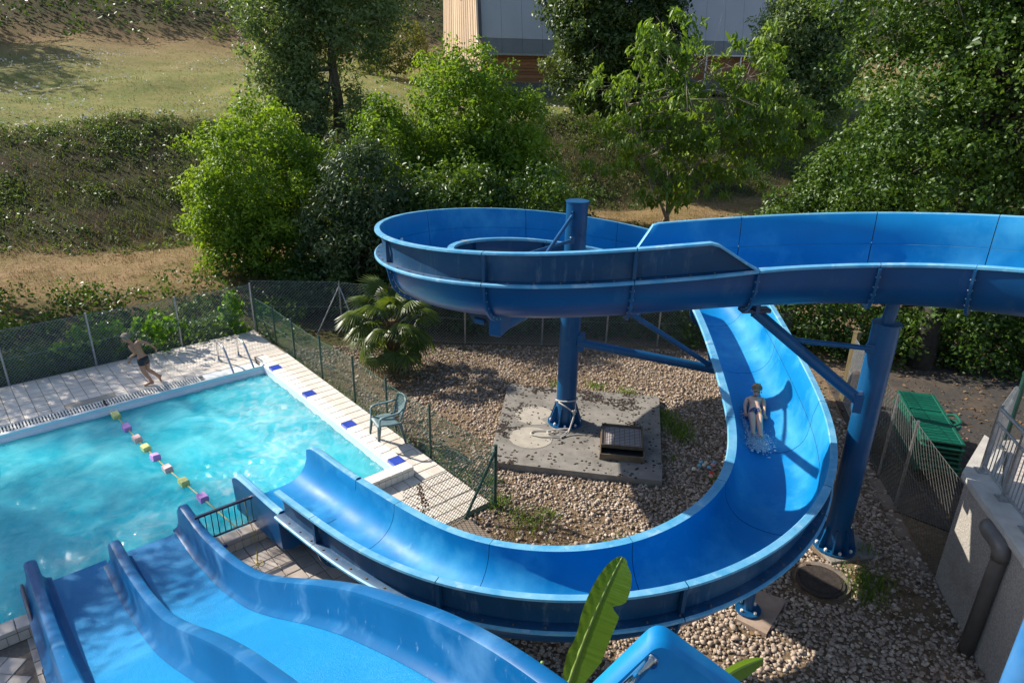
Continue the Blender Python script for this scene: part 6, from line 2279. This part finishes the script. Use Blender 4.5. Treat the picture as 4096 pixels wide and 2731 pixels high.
# ------------------------------------------------------------------ people
def skin_body(name, joints, chains, radii, mat, parent, sub=2, root='pel'):
    """one continuous body surface grown over a jointed skeleton; every chain that starts at a known joint is attached to it"""
    me = bpy.data.meshes.new(name)
    vid, verts, edges, rad = {}, [], [], []
    def vert(key, co, r):
        if key not in vid:
            vid[key] = len(verts)
            verts.append(tuple(co))
            rad.append(r)
        return vid[key]
    for ch in chains:
        prev = None
        for key in ch:
            i = vert(key, joints[key], radii[key])
            if prev is not None:
                edges.append((prev, i))
            prev = i
    me.from_pydata(verts, edges, [])
    o = bpy.data.objects.new(name, me)
    COL.objects.link(o)
    o.parent = parent
    sk = o.modifiers.new('skin', 'SKIN')
    sk.use_smooth_shade = True
    sk.branch_smoothing = 0.4
    # one root per island
    if not me.skin_vertices:
        bpy.context.view_layer.objects.active = o
    layer = me.skin_vertices[0].data
    isl = list(range(len(verts)))
    def find(a):
        while isl[a] != a:
            a = isl[a]
        return a
    for a, b in edges:
        isl[find(a)] = find(b)
    roots = set()
    for i, v in enumerate(layer):
        r = rad[i]
        v.radius = r if isinstance(r, tuple) else (r, r)
        v.use_root = False
    if root in vid:
        layer[vid[root]].use_root = True
        roots.add(find(vid[root]))
    for i in range(len(verts)):
        if find(i) not in roots:
            roots.add(find(i))
            layer[i].use_root = True
    ss = o.modifiers.new('subdivision', 'SUBSURF')
    ss.levels = ss.render_levels = sub
    me.materials.append(mat)
    return o

def blob(name, c, r, mat, parent, rot=None, fn=None, seg=(16, 12)):
    bm = bmesh.new()
    bmesh.ops.create_uvsphere(bm, u_segments=seg[0], v_segments=seg[1], radius=1.0)
    for v in bm.verts:
        p = Vector((v.co.x * r[0], v.co.y * r[1], v.co.z * r[2]))
        if fn:
            p = fn(p)
        if rot is not None:
            p = rot @ p
        v.co = p + Vector(c)
    me = bpy.data.meshes.new(name)
    bm.to_mesh(me)
    bm.free()
    me.polygons.foreach_set('use_smooth', [True] * len(me.polygons))
    me.materials.append(mat)
    o = bpy.data.objects.new(name, me)
    COL.objects.link(o)
    o.parent = parent
    return o

def person(label, J, L, face, up, skin, hair, shorts, hands, scale=1.0, feet=True):
    """J: joint positions; face: direction of the face; up: crown direction; hands: per side (finger direction, palm side vector)"""
    t = thing('person', label, 'person', tuple(L))
    L = Vector(L)
    j = {k: Vector(p) - L for k, p in J.items()}
    f, u = Vector(face).normalized(), Vector(up).normalized()
    f = (f - u * f.dot(u)).normalized()
    s = u.cross(f).normalized()
    s_ = scale
    rad = dict(pel=(.088, .070), waist=.070, chest=(.088, .068), neck=.034, headb=.038, head=.084, crown=.060, face=.064,
               hipL=.060, hipR=.060, kneeL=.041, kneeR=.041, ankL=.026, ankR=.026, toeL=.016, toeR=.016, heelL=.024, heelR=.024, ballL=.025, ballR=.025, calfL=.040, calfR=.040, thighL=.055, thighR=.055,
               shL=.038, shR=.038, elL=.025, elR=.025, wrL=.018, wrR=.018, palmL=(.024, .013), palmR=(.024, .013), uaL=.032, uaR=.032, faL=.025, faR=.025)
    j['crown'] = j['head'] + u * 0.048 - f * 0.012
    j['face'] = j['head'] + f * 0.028 - u * 0.038
    for sd in 'LR':
        j['thigh' + sd] = j['hip' + sd].lerp(j['knee' + sd], .4)
        j['calf' + sd] = j['knee' + sd].lerp(j['ank' + sd], .3)
        j['ua' + sd] = j['sh' + sd].lerp(j['el' + sd], .4)
        j['fa' + sd] = j['el' + sd].lerp(j['wr' + sd], .3)
        j['ball' + sd] = j['ank' + sd].lerp(j['toe' + sd], .62)
        fd = Vector(hands[sd][0]).normalized()
        j['palm' + sd] = j['wr' + sd] + fd * .05
    ch = [['pel', 'waist', 'chest', 'neck', 'headb', 'head', 'crown'], ['head', 'face']]
    for sd in 'LR':
        ch += [['pel', 'hip' + sd, 'thigh' + sd, 'knee' + sd, 'calf' + sd, 'ank' + sd, 'ball' + sd, 'toe' + sd], ['ank' + sd, 'heel' + sd],
               ['chest', 'sh' + sd, 'ua' + sd, 'el' + sd, 'fa' + sd, 'wr' + sd, 'palm' + sd]]
        # five fingers rooted in the palm
        fd, pn = Vector(hands[sd][0]).normalized(), Vector(hands[sd][1]).normalized()
        pn = (pn - fd * pn.dot(fd)).normalized()
        across = fd.cross(pn).normalized()
        for k, (off, ln) in enumerate(((-.022, .042), (-.0075, .052), (.0075, .055), (.022, .049))):
            a = j['palm' + sd] + across * off * .8
            b = a + fd * ln * .55 + across * off * .25 + pn * .004
            c = b + fd * ln * .35 + pn * .014
            for q, (nm, p) in enumerate((('a', a), ('b', b), ('c', c))):
                j['f%s%d%s' % (sd, k, nm)] = p
                rad['f%s%d%s' % (sd, k, nm)] = (.0075, .0070, .0060)[q]
            ch.append(['f%s%d%s' % (sd, k, nm) for nm in 'abc'])
        a = j['wr' + sd].lerp(j['palm' + sd], .45) - across * .014
        b = a - across * .026 + fd * .018
        c = b + fd * .024 + pn * .008
        for q, (nm, p) in enumerate((('a', a), ('b', b), ('c', c))):
            j['t%s%s' % (sd, nm)] = p
            rad['t%s%s' % (sd, nm)] = (.0085, .008, .0065)[q]
        ch.append(['t%s%s' % (sd, nm) for nm in 'abc'])
    rad = {k: tuple(x * s_ for x in r) if isinstance(r, tuple) else r * s_ for k, r in rad.items()}
    body = skin_body('body', j, ch, rad, skin, t)
    # face
    M = Matrix((f, s, u)).transposed()
    H = j['head']
    blob('nose', H + f * .090 - u * .026, (.014, .011, .019), skin, body, M, seg=(10, 8))
    dark = pm('eye_dark', (0.02, 0.014, 0.01), (0.03, 0.02, 0.015), 10, 0.3)
    for sg in (-1, 1):
        blob('eye', H + f * .074 + s * .031 * sg - u * .004, (.010, .013, .0075), dark, body, M, seg=(8, 6))
        blob('eyebrow', H + f * .076 + s * .032 * sg + u * .014, (.008, .018, .004), hair, body, M, seg=(8, 6))
        blob('ear', H + s * .072 * sg - u * .020 - f * .006, (.014, .008, .021), skin, body, M, seg=(10, 8))
    blob('mouth', H + f * .078 - u * .062, (.008, .020, .0055), pm('lips', (0.26, 0.09, 0.07), (0.3, 0.11, 0.09), 10, 0.5), body, M, seg=(8, 6))
    # hair: a cap following the skull with an uneven fringe
    def cap(p):
        n = p.normalized()
        k = 1 + .06 * math.sin(n.y * 17 + n.z * 9) + .05 * math.sin(n.x * 23 + n.y * 5)
        if n.z < -0.30 or (n.x > 0.30 and n.z < 0.50) or (abs(n.y) > 0.75 and n.z < 0.05 and n.x > -0.3):
            k *= 0.70
        return p * k
    blob('hair', H + u * .024 - f * .010, (.084, .080, .082), hair, t, M, cap, (32, 24))
    # swim shorts: closed garment over hips and thighs
    up_ = (j['waist'] - j['pel']).normalized()
    sj = {'pel': j['pel'], 'top': j['pel'] + up_ * .075}
    sr = {'pel': (.108, .090), 'top': (.098, .084)}
    sc = [['pel', 'top']]
    for sd in 'LR':
        sj['h' + sd] = j['hip' + sd]
        sj['l' + sd] = j['hip' + sd].lerp(j['knee' + sd], .50)
        sr['h' + sd] = .078
        sr['l' + sd] = .066
        sc.append(['pel', 'h' + sd, 'l' + sd])
    sr = {k: tuple(x * s_ for x in r) if isinstance(r, tuple) else r * s_ for k, r in sr.items()}
    skin_body('swim_shorts', sj, sc, sr, shorts, t, 2)
    return t

def build_people():
    J1 = {'heelL': (-6.862, 11.905, -0.078), 'toeL': (-7.015, 11.815, -0.085), 'ankL': (-6.885, 11.905, -0.040), 'kneeL': (-6.966, 11.813, 0.216), 'hipL': (-6.985, 11.815, 0.405), 'pel': (-6.975, 11.880, 0.446), 'hipR': (-6.950, 11.945, 0.400), 'kneeR': (-6.942, 11.920, 0.215), 'ankR': (-6.836, 12.074, 0.005), 'heelR': (-6.803, 12.115, 0.000), 'toeR': (-6.822, 12.085, -0.115), 'waist': (-6.995, 11.885, 0.545), 'chest': (-7.043, 11.849, 0.697), 'neck': (-7.101, 11.816, 0.800), 'headb': (-7.121, 11.795, 0.845), 'head': (-7.145, 11.766, 0.905), 'shL': (-7.095, 11.735, 0.775), 'elL': (-6.990, 11.690, 0.632), 'wrL': (-7.115, 11.676, 0.545), 'shR': (-7.045, 11.940, 0.775), 'elR': (-6.945, 12.065, 0.705), 'wrR': (-6.853, 12.130, 0.585)}
    t = person('boy in black swim trunks running bent forward along the far pool deck', J1, (-6.90, 11.88, -0.1), (-0.86, -0.22, -0.45), (-0.42, -0.12, 0.9), SKINT, HAIRD, SHORTSB, {'L': ((-0.1, 0.0, -1), (0.6, -0.5, 0)), 'R': ((0.35, 0.05, -0.9), (-0.5, -0.6, 0))}, 1.0)
    c = MB()
    w = Vector((-7.115, 11.676, 0.555)) - Vector((-6.90, 11.88, -0.1))
    d = (Vector((-7.115, 11.676, 0.545)) - Vector((-6.990, 11.690, 0.632))).normalized()
    pts = []
    a = d.orthogonal().normalized()
    b = d.cross(a)
    for k in range(13):
        an = 2 * math.pi * k / 12
        pts.append(w + (a * math.cos(an) + b * math.sin(an)) * .021)
    c.tube(pts, 0.006, 6)
    c.build('wristband', pm('blue_band', (0.10, 0.22, 0.50), (0.14, 0.28, 0.55), 10, 0.5), t)
    J2 = {'head': (3.728, 9.425, 1.265), 'headb': (3.732, 9.450, 1.190), 'neck': (3.735, 9.455, 1.150), 'chest': (3.713, 9.386, 1.105), 'waist': (3.668, 9.249, 1.078), 'pel': (3.624, 9.100, 1.075), 'hipL': (3.566, 9.074, 1.060), 'hipR': (3.679, 9.079, 1.060), 'kneeL': (3.492, 8.790, 1.085), 'kneeR': (3.580, 8.755, 1.080), 'ankL': (3.440, 8.555, 0.985), 'ankR': (3.530, 8.500, 0.985), 'toeL': (3.405, 8.450, 1.070), 'toeR': (3.500, 8.385, 1.065), 'heelL': (3.440, 8.525, 0.965), 'heelR': (3.530, 8.470, 0.965), 'shL': (3.600, 9.415, 1.120), 'shR': (3.846, 9.410, 1.124), 'elL': (3.525, 9.261, 1.068), 'elR': (3.812, 9.246, 1.072), 'wrL': (3.498, 9.130, 1.045), 'wrR': (3.765, 9.081, 1.040)}
    person('fair-haired boy in patterned trunks sliding feet first down the flume', J2, (3.62, 9.0, 0.98), (-0.30, -0.86, 0.15), (0.05, 0.12, 0.99), SKIN, HAIR, SHORTSY, {'L': ((-0.1, -0.9, -.1), (0, 0, -1)), 'R': ((-0.1, -0.9, -.1), (0, 0, -1))}, 1.14)

build_people()

# ------------------------------------------------------------------ running water: spray on the flume
def build_spray():
    rg = np.random.default_rng(401)
    pts, rs = [], []
    def burst(c, n, spread, h, r0, r1):
        for _ in range(n):
            d = rg.normal(size=3) * np.array(spread)
            q = np.array(c) + d
            q[2] = c[2] + abs(rg.normal(0, h))
            pts.append(q)
            rs.append(rg.uniform(r0, r1))
    burst((3.47, 8.44, 0.945), 900, (.085, .10, .012), .045, .0025, .008)
    burst((3.43, 8.30, 0.935), 500, (.08, .07, .012), .022, .0025, .007)
    for k in range(14):
        burst((3.435 - .003 * k, 9.18 - k * .052, 0.985 - .004 * k), 70, (.020, .03, .006), .018, .0025, .006)
    for _ in range(170):
        # flat foam lying on the wet bed
        pts.append(np.array([3.455 + rg.normal(0, .085), 8.40 + rg.normal(0, .12), 0.925 + abs(rg.normal(0, .012))]))
        rs.append(rg.uniform(.010, .022))
    pts, rs = np.array(pts), np.array(rs)
    n = len(pts)
    nv = len(ICO_V)
    base = ICO_V[None] * rs[:, None, None] * rg.uniform(.6, 1.5, (n, 1, 3)) * np.where(rs > .0095, .3, 1.0)[:, None, None] ** np.array([0, 0, 1.0])
    W = (base + pts[:, None]).reshape(-1, 3)
    F = (ICO_F[None] + (np.arange(n) * nv)[:, None, None]).reshape(-1, 3)
    m = pm('spray_white', (0.62, 0.72, 0.80), (0.78, 0.84, 0.88), 40, 0.15, trans=0.3)
    tag(tri_obj('spray', W, F, m, smooth=True), 'white spray thrown up by the boy on the slide', 'spray', kind='stuff')

build_spray()
